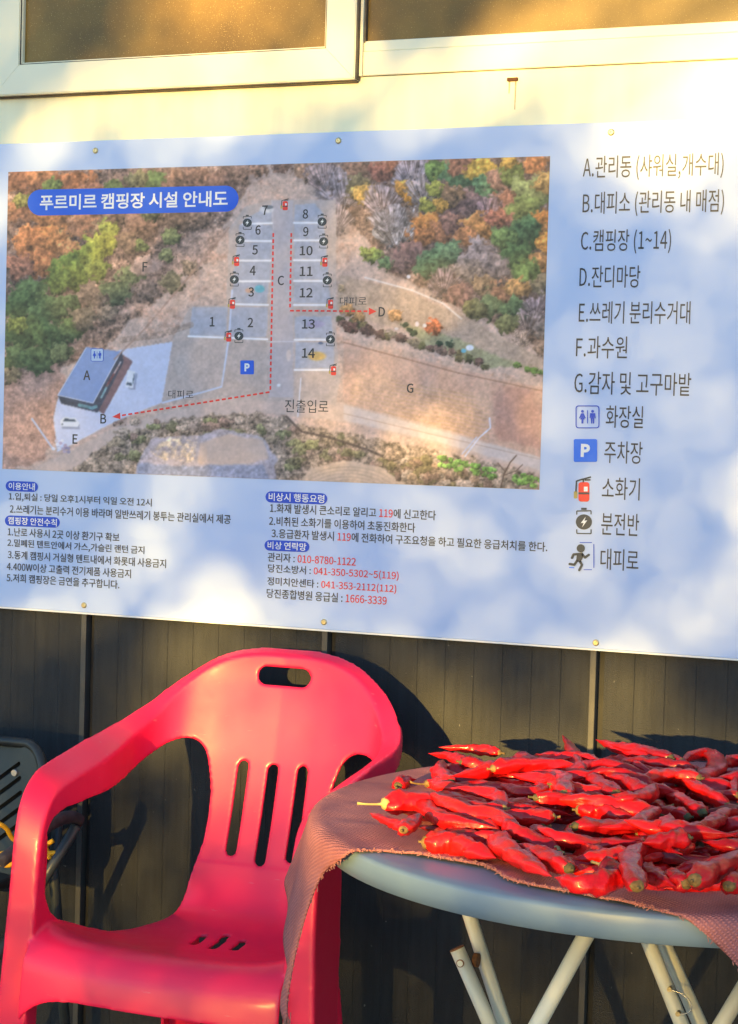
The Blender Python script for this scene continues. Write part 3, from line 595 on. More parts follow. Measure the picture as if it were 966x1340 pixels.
# rules and telephone lists
def pill(px, py, hw, hh, txt):
    shape('heading_pill', rrect(px, py, hw, hh, hh, 6, .04), M_dblue, sign, 1)
    flat('heading_text', px, py, txt, hw * 2 - 8, hh * 2 - 4, M_white, sign, 2, .004)
pill(28.8, 636.5, 21.2, 6.7, '이용안내'); pill(42.6, 682.5, 36, 6.9, '캠핑장 안전수칙'); pill(388.2, 651.5, 40.5, 7.4, '비상시 행동요령'); pill(375.8, 714.5, 29.4, 7.0, '비상 연락망')
for t, xl, xr, yc, h, rd in (('1.입,퇴실 : 당일 오후1시부터 익일 오전 12시', 10, 197.5, 654, 11.5, None), ('2.쓰레기는 분리수거 이용 바라며 일반쓰레기 봉투는 관리실에서 제공', 9.3, 299, 672.6, 12, None), ('1.난로 사용시 2곳 이상 환기구 확보', 9.3, 155.8, 699.5, 11.5, None), ('2.밀폐된 텐트안에서 가스,가슬린 랜턴 금지', 8.3, 188, 715.5, 11.5, None), ('3.동계 캠핑시 거실형 텐트내에서 화롯대 사용금지', 8.3, 216, 731.5, 11.5, None), ('4.400W이상 고출력 전기제품 사용금지', 7.7, 170.7, 745.8, 11.5, None), ('5.저희 캠핑장은 금연을 추구합니다.', 7.7, 155.8, 760.3, 11.5, None),
                             ('1.화재 발생시 큰소리로 알리고 119에 신고한다', 351.5, 569, 669.5, 12.5, 1), ('2.비취된 소화기를 이용하여 초동진화한다', 350.7, 542.4, 686, 12.5, None), ('3.응급환자 발생시 119에 전화하여 구조요청을 하고 필요한 응급처치를 한다.', 350, 711.8, 706.5, 12.5, 1),
                             ('관리자 : 010-8780-1122', 350, 465.5, 732, 12, 2), ('당진소방서 : 041-350-5302~5(119)', 349.5, 521, 749, 12.5, 2), ('정미치안센타 : 041-353-2112(112)', 348.6, 518, 766, 12.5, 2), ('당진종합병원 응급실 : 1666-3339', 348, 505.6, 781, 12.5, 2)):
    rr = None
    if rd == 1: i = t.index('119'); rr = [(i, i + 3)]
    if rd == 2: i = t.index(': ') + 2; rr = [(i, len(t))]
    flat('rule_text', (xl + xr) / 2, yc, t, xr - xl, h, M_ink, sign, 1, .004, rr)
finish_text()

# ------------------------------------------------------------------ red monobloc chair
def red_mat():
    mt = mat('red_plastic', lin((244, 30, 76)), .34, .04, 4, .12, 220, spec=.5, coat=.12, bdist=.0006)
    n = mt.node_tree; b = n.nodes['Principled BSDF']; tc = n.nodes['Texture Coordinate']
    n1_ = n.nodes.new('ShaderNodeTexNoise'); n1_.inputs['Scale'].default_value = 5; n1_.inputs['Detail'].default_value = 7; n1_.inputs['Roughness'].default_value = .65; n.links.new(tc.outputs['Object'], n1_.inputs[0])
    mr = n.nodes.new('ShaderNodeMapRange'); mr.inputs['From Min'].default_value = .3; mr.inputs['From Max'].default_value = .7; mr.inputs['To Min'].default_value = .28; mr.inputs['To Max'].default_value = .5
    n.links.new(n1_.outputs[0], mr.inputs[0]); n.links.new(mr.outputs[0], b.inputs['Roughness'])
    # thin pale scuffs and dust specks
    mp = n.nodes.new('ShaderNodeMapping'); mp.inputs['Scale'].default_value = (14, 40, 90); mp.inputs['Rotation'].default_value = (.4, .3, .2); n.links.new(tc.outputs['Object'], mp.inputs[0])
    n2_ = n.nodes.new('ShaderNodeTexNoise'); n2_.inputs['Scale'].default_value = 1.6; n2_.inputs['Detail'].default_value = 3; n.links.new(mp.outputs[0], n2_.inputs[0])
    rp = n.nodes.new('ShaderNodeValToRGB'); rp.color_ramp.elements[0].position = .70; rp.color_ramp.elements[1].position = .80; rp.color_ramp.elements[1].color = (.35, .35, .35, 1); n.links.new(n2_.outputs[0], rp.inputs[0])
    mx = n.nodes.new('ShaderNodeMix'); mx.data_type = 'RGBA'; mx.inputs['B'].default_value = (.75, .30, .34, 1)
    old = b.inputs['Base Color'].links[0].from_socket
    n.links.new(rp.outputs[0], mx.inputs['Factor']); n.links.new(old, mx.inputs['A']); n.links.new(mx.outputs['Result'], b.inputs['Base Color'])
    return mt
M_redp = red_mat()
CX = -.116
Zs = np.array([-.1, 0, .30, .40, .47, .55, .645, .80, .86, .95]); Ys = np.array([-.30, -.29, -.262, -.238, -.205, -.178, -.152, -.114, -.106, -.10])
def yb(z): return np.interp(z, np.linspace(-.1, .95, 211), LEAN)
_zz = np.linspace(-.1, .95, 211); LEAN = np.interp(_zz, Zs, Ys)
for _ in range(12): LEAN[1:-1] = (LEAN[:-2] + LEAN[1:-1] * 2 + LEAN[2:]) / 4
plan = spline([(0, 0), (.08, -.003), (.14, -.009), (.196, -.024), (.230, -.056), (.242, -.105), (.238, -.16), (.230, -.25), (.230, -.38), (.234, -.505)], 14)
plan_s = np.concatenate([[0], np.cumsum(np.hypot(*np.diff(plan, axis=0).T))])
def shell(s, z, out=0.):
    """point of the U-shaped shell: s runs round the back and along the arms, z is height, out = offset outwards"""
    s = np.asarray(s, float); z = np.asarray(z, float); a = np.abs(s); sg = np.where(s < 0, -1., 1.)
    x = np.interp(a, plan_s, plan[:, 0]); dy = np.interp(a, plan_s, plan[:, 1]); e = 1e-3
    tx = np.interp(a + e, plan_s, plan[:, 0]) - np.interp(a - e, plan_s, plan[:, 0]); ty = np.interp(a + e, plan_s, plan[:, 1]) - np.interp(a - e, plan_s, plan[:, 1])
    tx = np.where(a < e, 1., tx); ty = np.where(a < e, 0., ty); L = np.hypot(tx, ty) + 1e-12
    nx, ny = -ty / L, tx / L
    ext = np.clip(a - plan_s[-1], 0, None); dy = dy - ext
    wl = 1 - np.clip((a - .14) / .22, 0, 1); wl = wl * wl * (3 - 2 * wl)
    y = -.14 + dy + (yb(z) + .14) * wl
    low = np.clip((.46 - z) / .46, 0, 1) * np.clip((a - .4) / .15, 0, 1)
    y = y - .02 * low; x = x + .012 * low
    return np.stack([CX + sg * (x + nx * out), y + ny * out, z + 0 * x], -1)
OUT = spline([(0, .846), (.05, .8455), (.10, .838), (.145, .820), (.18, .794), (.212, .762), (.243, .730), (.29, .702), (.35, .686), (.41, .675), (.48, .665), (.545, .655), (.588, .645), (.614, .630), (.632, .604), (.645, .565), (.653, .51), (.658, .45)], 5)
OUT = np.vstack([OUT, [(.662, .30), (.662, .15), (.662, 0.)]])
INN = spline([(.634, .0), (.632, .15), (.630, .30), (.630, .40), (.632, .47), (.634, .535), (.627, .575), (.607, .598), (.565, .609), (.50, .6115), (.42, .614), (.36, .6215), (.30, .635), (.25, .655), (.215, .674), (.185, .683), (.160, .680), (.142, .664), (.132, .640), (.122, .60), (.118, .56), (.119, .51), (.126, .468), (.130, .452)], 4)
def mir(P): return [(-a, b) for a, b in P[::-1]]
def solid(V, T, th, off=0.):
    """thicken a triangulated sheet into a closed solid"""
    V = np.asarray(V, float); T = np.asarray(T); N = np.zeros_like(V)
    fn = np.cross(V[T[:, 1]] - V[T[:, 0]], V[T[:, 2]] - V[T[:, 0]])
    for k in range(3): np.add.at(N, T[:, k], fn)
    N /= np.linalg.norm(N, axis=1, keepdims=True) + 1e-12
    n = len(V); VV = np.vstack([V + N * (th / 2 + off), V - N * (th / 2 - off)])
    from collections import Counter
    ed = {}
    for t in T:
        for a, b in ((t[0], t[1]), (t[1], t[2]), (t[2], t[0])): ed[(a, b)] = 1
    F_ = [tuple(t) for t in T] + [(t[2] + n, t[1] + n, t[0] + n) for t in T]
    for (a, b) in ed:
        if (b, a) not in ed: F_.append((b, a, a + n, b + n))
    return VV, F_
SV, SF = [], []
def push(V, F_):
    b = len(SV); SV.extend([tuple(v) for v in V]); SF.extend([tuple(int(i) + b for i in f) for f in F_])
TH = .0068
def slot(cx, cz, hx, hz): return rrect(cx, cz, hx, hz, min(hx, hz) * .999, 6)
top = [(s, z) for s, z in OUT]
outer = mir(top)[:-1] + top + list(map(tuple, INN)) + mir([tuple(p) for p in INN])
holes = [slot(0, .8085, .053, .0165), slot(-.0605, .565, .0095, .085), slot(0, .558, .0098, .090), slot(.0605, .565, .0095, .085)]
V2, T2 = sheet2d(outer, holes, .008)
push(*solid(shell(V2[:, 0], V2[:, 1]), T2, TH))
# rolled flange along the whole outer edge: narrow behind the back, broad on arm and front leg
edge = np.array(mir(top)[:-1] + top); edge = resample(edge, .008, False)
a_ = np.abs(edge[:, 0]); wd = np.interp(a_, [0, .16, .24, .32, .42, .56, .62, .665], [.020, .022, .029, .038, .046, .047, .046, .046])
wd = np.where(edge[:, 1] < .5, .046 + .012 * (1 - edge[:, 1] / .5), wd)
tg = np.gradient(edge, axis=0); tg /= np.linalg.norm(tg, axis=1, keepdims=True) + 1e-9; n2e = np.stack([-tg[:, 1], tg[:, 0]], -1)
rise = np.interp(a_, [0, .16, .24, .32, .42, .58, .625, .65], [.010, .010, .013, .021, .029, .026, .014, .006])
rows = []
for k, (fr, drop) in enumerate(((0, 0), (.2, .0006), (.5, .002), (.8, .004), (1., .008))):
    P_ = shell(edge[:, 0] + n2e[:, 0] * rise * fr, edge[:, 1] + n2e[:, 1] * rise * fr, wd * fr ** 1.15); rows.append(P_)
FV = np.concatenate(rows); n = len(edge); FT = []
for r_ in range(4):
    for i in range(n - 1):
        a0 = r_ * n + i; FT += [(a0, a0 + 1, a0 + n + 1), (a0, a0 + n + 1, a0 + n)]
push(*solid(FV, FT, TH))
# turned-down outer lip of arm
LW = np.where(edge[:, 1] < .45, .070 + .045 * np.clip(edge[:, 1] / .45, 0, 1), np.interp(a_, [.22, .34, .5, .6, .64, .66], [0, .045, .066, .085, .105, .115]))
NL_ = 7; lip = [shell(edge[:, 0] + n2e[:, 0] * (rise - LW * k / NL_), edge[:, 1] + n2e[:, 1] * (rise - LW * k / NL_), wd + .002 * k / NL_) for k in range(NL_ + 1)]
keep = [(i, i + 1) for i in range(n - 1) if a_[i] > .235 and a_[i + 1] > .235]
LV = np.concatenate(lip); LT = []
for r_ in range(NL_):
    for i, j in keep: LT += [(r_ * n + i, r_ * n + j, (r_ + 1) * n + j), (r_ * n + i, (r_ + 1) * n + j, (r_ + 1) * n + i)]
push(*solid(LV, LT, TH * .9))
# seat sheet: runs from the foot of the back over the seat to the rolled front apron
prof = np.array([(-.2085, .466), (-.222, .436), (-.243, .405), (-.272, .383), (-.33, .370), (-.40, .368), (-.47, .376), (-.53, .390), (-.575, .401), (-.605, .4035), (-.632, .395), (-.650, .372), (-.657, .345), (-.660, .322)])
half = np.array([.1265, .133, .141, .160, .206, .222, .226, .229, .231, .233, .235, .236, .237, .238])
PR = spline(prof, 6); HW = spline(np.stack([half, half], 1), 6)[:, 0]; nU = 61; nV = len(PR)
vv = np.concatenate([[0], np.cumsum(np.hypot(*np.diff(PR, axis=0).T))])
def seat_pt(x, v):
    x = np.asarray(x, float); y = np.interp(v, vv, PR[:, 0]); z = np.interp(v, vv, PR[:, 1]); h = np.interp(v, vv, HW)
    t = np.clip(np.abs(x) / h, 0, 1.1); seatw = np.clip((v - .10) / .1, 0, 1) * np.clip((.47 - v) / .06, 0, 1)
    z = z + seatw * (.020 * t ** 5 * np.clip((v - .22) / .14, 0, 1) - .004 * (1 - t ** 2)) - .020 * t ** 3 * np.clip((v - .03) / .05, 0, 1) * np.clip((.26 - v) / .1, 0, 1) - np.clip((v - .50) / .06, 0, 1) * .055 * t ** 6
    backw = np.clip((.07 - v) / .07, 0, 1); y = y + np.interp(np.abs(x), plan[:80, 0], plan[:80, 1]) * backw - .004 * t ** 2 * 0
    y = y + np.clip((v - .38) / .1, 0, 1) * .018 * t ** 2
    return np.stack([CX + x, y, z], -1)
so_ = [(h, v) for h, v in zip(HW, vv)]; sout = so_ + [(-h, v) for h, v in so_[::-1]]
def vy(y): return float(np.interp(-y, -PR[:, 0], vv))
sh = [rrect(dx, vy(-.372), .0062, hl, .0060, 4, -.10) for dx, hl in ((-.040, .030), (.0, .044), (.038, .030))]
V2, T2 = sheet2d(sout, sh, .008)
push(*solid(seat_pt(V2[:, 0], V2[:, 1]), T2, TH))
# side aprons joining seat, front leg and rear leg
ap = [(.668, .262), (.64, .302), (.60, .325), (.54, .338), (.50, .352), (.47, .366), (.47, .374), (.50, .388), (.54, .404), (.585, .420), (.612, .440), (.628, .468), (.632, .50), (.66, .47)]
for sg in (1, -1):
    P2 = [(sg * a, b) for a, b in ap]
    if sg < 0: P2 = P2[::-1]
    V2, T2 = sheet2d(P2, [], .008); push(*solid(shell(V2[:, 0], V2[:, 1]), T2, TH))
    # rear leg: angle section splayed backwards
    V, F_ = [], []
    for k in range(13):
        t = k / 12; z = .352 * (1 - t); x = CX + sg * (.150 + .012 * t); y = -.250 + .075 * t; ww = .050 - .012 * t
        V += [(x + sg * .012, y - ww, z), (x + sg * .022, y, z), (x - sg * ww * .9, y + .012, z)]
    for k in range(12):
        for j in range(2):
            a0 = 3 * k + j; F_ += [(a0, a0 + 1, a0 + 4), (a0, a0 + 4, a0 + 3)]
    push(*solid(V, F_, TH))
me = bpy.data.meshes.new('chair_raw'); me.from_pydata(SV, [], SF); me.update()
ro = bpy.data.objects.new('chair_raw', me); col.objects.link(ro)
rm = ro.modifiers.new('r', 'REMESH'); rm.mode = 'VOXEL'; rm.voxel_size = .0032; rm.adaptivity = 0
sm = ro.modifiers.new('s', 'SMOOTH'); sm.factor = .5; sm.iterations = 5
bpy.context.view_layer.update()
cm = bpy.data.meshes.new_from_object(ro.evaluated_get(bpy.context.evaluated_depsgraph_get()))
bpy.data.objects.remove(ro)
nv = len(cm.vertices); co = np.empty(nv * 3, np.float32); cm.vertices.foreach_get('co', co); co = co.reshape(-1, 3)
vn = np.empty(nv * 3, np.float32); cm.vertex_normals.foreach_get('vector', vn); vn = vn.reshape(-1, 3)
npoly = len(cm.polygons); lv = np.empty(len(cm.loops), np.int32); cm.loops.foreach_get('vertex_index', lv)
ls = np.empty(npoly, np.int32); cm.polygons.foreach_get('loop_start', ls)
lt = np.empty(npoly, np.int32); cm.polygons.foreach_get('loop_total', lt)
print('chair', nv, npoly, 'quads', (lt == 4).all())
pf = lv.reshape(-1, 4) if (lt == 4).all() else None
pc = co[pf].mean(1); dx = pc[:, 0] - CX; yy, zz = pc[:, 1], pc[:, 2]
cls = np.full(npoly, 0)                                                   # 0 seat
cls[(zz > .45) & (np.abs(dx) < .275) & (yy > -.27)] = 1                  # backrest
arm = (zz > .45) & (yy <= -.27); cls[arm & (dx < 0)] = 2; cls[arm & (dx > 0)] = 3
leg = (zz < .30); cls[leg & (yy < -.45) & (dx < 0)] = 4; cls[leg & (yy < -.45) & (dx > 0)] = 5; cls[leg & (yy >= -.45) & (dx < 0)] = 6; cls[leg & (yy >= -.45) & (dx > 0)] = 7
chair = thing('armchair', 'glossy red one-piece plastic armchair with three back slots, standing before the dark wall', 'chair')
def part_from(mask, name, parent):
    f = pf[mask]; u, inv = np.unique(f, return_inverse=True); f = inv.reshape(-1, 4).astype(np.int32)
    m_ = bpy.data.meshes.new(name); m_.vertices.add(len(u)); m_.vertices.foreach_set('co', co[u].ravel())
    m_.loops.add(f.size); m_.loops.foreach_set('vertex_index', f.ravel()); m_.polygons.add(len(f)); m_.polygons.foreach_set('loop_start', np.arange(0, f.size, 4, dtype=np.int32))
    m_.update(calc_edges=True); m_.polygons.foreach_set('use_smooth', np.ones(len(f), bool))
    m_.normals_split_custom_set_from_vertices(vn[u].astype(float).tolist())
    return add(name, m_, M_redp, parent)
for c, nme in ((0, 'seat'), (1, 'backrest'), (2, 'armrest'), (3, 'armrest'), (4, 'leg'), (5, 'leg'), (6, 'leg'), (7, 'leg')):
    if (cls == c).any(): part_from(cls == c, nme, chair)

# ------------------------------------------------------------------ folding table
TC = np.array([.742, -.66]); TR = .51; TZ = .72
M_ttop = mat('grey_blue_plastic', lin((112, 134, 154)), .42, .05, 6, .08, 160, spec=.5)
M_leg = mat('cream_enamel_tube', lin((226, 224, 204)), .35, .05, 14, spec=.5)
M_rust = mat('rusty_steel', (.22, .09, .03), .75, .5, 120, .3, 400)
table = thing('folding_table', 'round grey folding table with cream tube legs carrying the chili peppers', 'table')
N = 128; V = []; Fc = []
prf = [(0, TZ), (TR - .03, TZ), (TR - .006, TZ - .0005), (TR - .0015, TZ - .0025), (TR, TZ - .006), (TR - .0005, TZ - .020), (TR - .004, TZ - .0355), (TR - .008, TZ - .037), (TR - .016, TZ - .036), (TR - .018, TZ - .014), (.2, TZ - .014)]
V.append((TC[0], TC[1], TZ))
for rr, z in prf[1:]: V += [(TC[0] + rr * math.cos(2 * math.pi * k / N), TC[1] + rr * math.sin(2 * math.pi * k / N), z) for k in range(N)]
for k in range(N): Fc.append((0, 1 + k, 1 + (k + 1) % N))
for i in range(len(prf) - 2):
    for k in range(N): a0 = 1 + i * N; Fc.append((a0 + k, a0 + N + k, a0 + N + (k + 1) % N, a0 + (k + 1) % N))
Fc.append(tuple(1 + (len(prf) - 2) * N + k for k in range(N - 1, -1, -1)))
tt = mesh_obj('table_top', V, Fc, M_ttop, table, True)
tt.data.polygons[len(tt.data.polygons) - 1].use_smooth = False
def leg_line(p0, p1, y):                                         # extend a seen stretch of tube up to the top and down to the floor
    a, b = onY(*p0, y), onY(*p1, y); d = (b - a); t0 = (TZ - .016 - a[2]) / d[2]; t1 = (.012 - a[2]) / d[2]
    return a + d * t0, a + d * t1
LEGS = [((615, 1199), (660, 1340), -.52), ((768, 1222), (704, 1340), -.95), ((847, 1228), (892, 1340), -.58), ((866, 1228), (916, 1340), -.535), ((975, 1290), (945, 1340), -.80)]
legs = []
for p0, p1, y in LEGS:
    a, b = leg_line(p0, p1, y); legs.append((a, b)); t = tube('leg', [a, b], .0112, M_leg, table)
    tube('foot_cap', [b + np.array([0, 0, -.0115]), b + (a - b) / np.linalg.norm(a - b) * .03], .0135, M_seal, t)
# the shorter brace with an open end and its bolt
a, b = onY(598, 1241, -.56), onY(641, 1340, -.56); d = (b - a); b2 = a + d * ((.3 - a[2]) / d[2]); t_ = d / np.linalg.norm(d)
br = tube('brace', [a, b2], .0118, M_leg, table)
tube('rim_rust', [a - t_ * .0008, a + t_ * .0012], .0122, M_rust, br)
pv = a + t_ * .022; tube('bolt', [pv + np.array([0, -.0135, 0]), pv + np.array([0, -.009, 0])], .0048, M_leg, br)
tube('bolt_rust', [pv + np.array([0, -.0128, 0]), pv + np.array([0, -.0105, 0])], .0062, M_rust, br)
w_ = onY(624, 1256, -.54); tube('rusty_washer', [w_ + np.array([-.004, -.002, 0]), w_ + np.array([.004, -.002, 0])], .011, M_rust, table)
# cross rails under the top, from frame to frame
for z_, (i, j) in ((TZ - .027, (0, 2)), (TZ - .03, (1, 4))):
    tube('cross_rail', [(legs[i][0][0], legs[i][0][1], z_), (legs[j][0][0], legs[j][0][1], z_)], .010, M_leg, table)
for i, j in ((0, 2), (1, 4)):
    tube('cross_rail', [legs[i][1] + (legs[i][0] - legs[i][1]) * .12, legs[j][1] + (legs[j][0] - legs[j][1]) * .12], .009, M_leg, table)
# small wire ring that locks the pair of tubes
g0, g1 = onY(877, 1294, -.595), onY(888, 1326, -.595); gc = (g0 + g1) / 2; gv = (g0 - g1) / 2
ring = [gc + gv * math.cos(a_r) + np.array([.026 * math.sin(a_r), -.004, 0]) for a_r in np.linspace(0, math.pi, 15)]
rg = tube('wire_ring', ring, .0012, mat('steel_wire', (.55, .54, .5), .3, metal=.9), table, 8)
for g_ in (g0, g1): tube('ring_eye', [g_ + np.array([0, .004, 0]), g_ + np.array([0, -.006, 0])], .0035, M_brass, rg, 10)

# ------------------------------------------------------------------ woven mat
def cloth_mat():
    mt = mat('mauve_weave', lin((168, 106, 106)), .9, .0, 9, 0, spec=.15, color2=lin((196, 130, 126)))
    n = mt.node_tree; b = n.nodes['Principled BSDF']
    at = n.nodes.new('ShaderNodeAttribute'); at.attribute_name = 'weave'
    mp = n.nodes.new('ShaderNodeMapping'); mp.inputs['Rotation'].default_value = (0, 0, .5); n.links.new(at.outputs['Vector'], mp.inputs[0])
    w1 = n.nodes.new('ShaderNodeTexWave'); w1.bands_direction = 'X'; w1.inputs['Scale'].default_value = 80; w1.inputs['Distortion'].default_value = 2.6; w1.inputs['Detail Scale'].default_value = 1.5
    w2 = n.nodes.new('ShaderNodeTexWave'); w2.bands_direction = 'Y'; w2.inputs['Scale'].default_value = 58; w2.inputs['Distortion'].default_value = 2.6; w2.inputs['Detail Scale'].default_value = 1.5
    n.links.new(mp.outputs[0], w1.inputs[0]); n.links.new(mp.outputs[0], w2.inputs[0])
    ad = n.nodes.new('ShaderNodeMath'); ad.operation = 'MULTIPLY'; n.links.new(w1.outputs['Fac'], ad.inputs[0]); n.links.new(w2.outputs['Fac'], ad.inputs[1])
    bp = n.nodes.new('ShaderNodeBump'); bp.inputs['Strength'].default_value = .7; bp.inputs['Distance'].default_value = .002
    n.links.new(ad.outputs[0], bp.inputs['Height']); n.links.new(bp.outputs[0], b.inputs['Normal'])
    rp = n.nodes.new('ShaderNodeValToRGB'); rp.color_ramp.elements[0].color = (.74, .70, .72, 1); rp.color_ramp.elements[1].color = (1.15, 1.12, 1.1, 1); rp.color_ramp.elements[1].position = .7
    n.links.new(ad.outputs[0], rp.inputs[0])
    mx = n.nodes.new('ShaderNodeMix'); mx.data_type = 'RGBA'; mx.blend_type = 'MULTIPLY'; mx.inputs['Factor'].default_value = 1
    old = b.inputs['Base Color'].links[0].from_socket
    n.links.new(old, mx.inputs['A']); n.links.new(rp.outputs[0], mx.inputs['B']); n.links.new(mx.outputs['Result'], b.inputs['Base Color'])
    return mt
M_cloth = cloth_mat()
CZ = TZ + .0035
front = [onZ(*p, CZ)[:2] for p in ((445, 1113), (500, 1113), (560, 1121), (610, 1130), (640, 1136), (662, 1150), (700, 1160), (760, 1171), (840, 1186), (884, 1196))]
fl = [np.array(p) for p in front]
tip = np.array([.091, -1.107])                                   # flat position of the corner that hangs at the left
fl_out = [tip, np.array([.189, -1.046]), np.array([.290, -1.022])] + fl + [np.array([1.03, -1.235]), np.array([1.28, -1.29])]
back = [np.array([1.5, -.9]), np.array([1.30, -.40]), np.array([1.05, -.14]), np.array([.62, -.135]), np.array([.36, -.24]), np.array([.27, -.40]), np.array([.20, -.56]), np.array([.145, -.73]), np.array([.128, -.87]), np.array([.100, -.99])]
cl_outline = [tuple(p) for p in spline([tuple(p) for p in fl_out], 8)] + [tuple(p) for p in spline([tuple(p) for p in back], 6)]
V2, T2 = sheet2d(cl_outline, [], .0085)
def n2d(x, y, s, seed): return vnoise(np.asarray(x) , np.asarray(y), s, seed) - .5
def drape(x, y):
    x = np.asarray(x, float); y = np.asarray(y, float); dx, dy = x - TC[0], y - TC[1]; r = np.hypot(dx, dy) + 1e-9; th = np.arctan2(dy, dx)
    over = np.clip(r - TR - .004, 0, None); bend = .012                # small radius of the fold over the rim
    ang = np.clip(over / bend, 0, math.pi / 2 * .97); rest = np.clip(over - bend * math.pi / 2, 0, None)
    r2 = np.minimum(r, TR + .004) + bend * np.sin(ang) + rest * .05
    z = CZ - bend * (1 - np.cos(ang)) - rest * .995
    # hanging folds: cloth gathers sideways and swings in and out
    fold = np.clip(rest / .22, 0, 1); thc = math.radians(207)
    th2 = th + (thc + .06 - th) * .30 * fold * (np.abs(th - thc) < 1.2) if False else th
    r2 = r2 + .055 * fold * np.exp(-((th + math.radians(164)) / .22) ** 2) + fold * (.012 * np.sin(th * 17 + 1.1) + .006 * np.sin(th * 37 + rest * 9))
    flat_ = (over == 0)
    z = z + np.where(flat_, .0022 * n2d(x, y, .09, 71) * 2 + .0012 * n2d(x, y, .03, 72) * 2 + .0014, 0)
    return np.stack([TC[0] + r2 * np.cos(th2), TC[1] + r2 * np.sin(th2), z], -1)
CV = drape(V2[:, 0], V2[:, 1])
# rumple along the free front edge
VV, FF = solid(CV, T2, .0026)
cloth = mesh_obj('woven_mat', VV, FF, M_cloth, None, True)
wa = cloth.data.attributes.new('weave', 'FLOAT_VECTOR', 'POINT'); wv = np.zeros((len(VV), 3), np.float32); wv[:len(V2), :2] = V2; wv[len(V2):, :2] = V2; wa.data.foreach_set('vector', wv.ravel())
tag(cloth, 'mauve woven mat spread over the round table, one corner hanging down beside the red chair', 'mat')

# frayed threads along the free front edge and at the hanging tip
ev = spline([tuple(p) for p in fl_out], 26); TV, TF = [], []
for p in ev:
    for _ in range(1):
        q0 = np.array(p) + rng.normal(0, .002, 2); q1 = q0 + np.array([rng.normal(0, .003), -rng.uniform(.0005, .004)])
        a3, b3 = drape(q0[0], q0[1]), drape(q1[0], q1[1]); a3[2] += .001; b3[2] += rng.uniform(-.002, .004)
        v_, f_3 = tube_geo([a3, (a3 + b3) / 2 + rng.normal(0, .0008, 3), b3], .00055, 4); o3 = len(TV); TV += v_; TF += [tuple(i + o3 for i in f) for f in f_3]
tp = drape(tip[0], tip[1])
for _ in range(22):
    q1 = tp + np.array([rng.normal(0, .005), rng.normal(0, .005), -rng.uniform(.01, .035)])
    v_, f_3 = tube_geo([tp + rng.normal(0, .003, 3) + np.array([0, 0, .008]), (tp + q1) / 2 + rng.normal(0, .002, 3), q1], .0006, 4); o3 = len(TV); TV += v_; TF += [tuple(i + o3 for i in f) for f in f_3]
mesh_obj('frayed_edge', TV, TF, mat('pale_thread', lin((184, 124, 112)), .9, .2, 80), cloth)['kind'] = 'stuff'

# ------------------------------------------------------------------ chili peppers
def pod_mat(name, c1, c2, rough, coat):
    mt = mat(name, c1, rough + .02, 0, 22, .55, 110, spec=.32, coat=coat * 1.5, color2=c2, bdist=.003); return mt
M_pods = [pod_mat('chili_bright', (.66, .004, .004), (.42, .003, .005), .40, .22), pod_mat('chili_scarlet', (.74, .010, .004), (.54, .005, .005), .38, .25), pod_mat('chili_deep', (.32, .003, .005), (.50, .004, .005), .42, .2), pod_mat('chili_maroon', (.13, .004, .006), (.27, .005, .008), .45, .18), pod_mat('chili_crimson', (.56, .004, .007), (.38, .003, .006), .42, .2)]
M_calyx = mat('dry_calyx', (.13, .075, .022), .8, 0, 130, .6, 300, color2=(.30, .19, .06)); M_cgreen = mat('olive_calyx', (.06, .055, .018), .8, 0, 130, .6, 300, color2=(.16, .12, .04)); M_stem = mat('straw_stem', (.42, .30, .11), .75, .25, 60, .3, 200)
def pod_mesh(L, R_, pts, seed, flatn=.8):
    """wrinkled pod along a spine (stem end first); returns verts, faces and the frame of the stem end"""
    r = np.random.default_rng(seed); sp = spline(pts, 11 if len(pts) < 5 else 8); n = len(sp); seg = 16; V, Fc = [], []
    tot = np.concatenate([[0], np.cumsum(np.linalg.norm(np.diff(sp, axis=0), axis=1))]); tt_ = tot / tot[-1]
    ph = r.random(6) * 6.28; a = None
    for i in range(n):
        t = sp[min(i + 1, n - 1)] - sp[max(i - 1, 0)]; t /= np.linalg.norm(t) + 1e-9
        if a is None: a = np.cross(t, [0, 0, 1.]); a /= np.linalg.norm(a) + 1e-9
        a = a - t * (a @ t); a /= np.linalg.norm(a) + 1e-9; b = np.cross(t, a); u = tt_[i]
        rad = R_ * (min(1, .55 + u * 5.) if u < .09 else 1.) * (1 - .30 * u) * (1 if u < .55 else max(.05, 1 - ((u - .55) / .45) ** 1.9))
        for k in range(seg):
            an = 2 * math.pi * k / seg
            wr = 1 + .11 * math.sin(an * 3 + ph[0] + u * 5) + .09 * math.sin(an * 2 + ph[1] - u * 9) + .09 * math.sin(u * 26 + ph[2] + an) + .09 * math.sin(an * 5 + ph[3] + u * 17) + .06 * math.sin(an * 7 + ph[4] + 3 * math.sin(u * 14 + ph[5])) + .05 * math.sin(u * 47 + ph[5] + an * 2) + (r.random() - .5) * .09
            V.append(sp[i] + (a * math.cos(an) + b * math.sin(an) * flatn) * rad * wr)
    for i in range(n - 1):
        for k in range(seg): Fc.append((i * seg + k, i * seg + (k + 1) % seg, (i + 1) * seg + (k + 1) % seg, (i + 1) * seg + k))
    V += [sp[0] - (sp[1] - sp[0]) * .1, sp[-1] + (sp[-1] - sp[-2]) * .3]
    for k in range(seg): Fc.append((len(V) - 2, (k + 1) % seg, k)); Fc.append((len(V) - 1, (n - 1) * seg + k, (n - 1) * seg + (k + 1) % seg))
    return np.array(V), Fc, sp
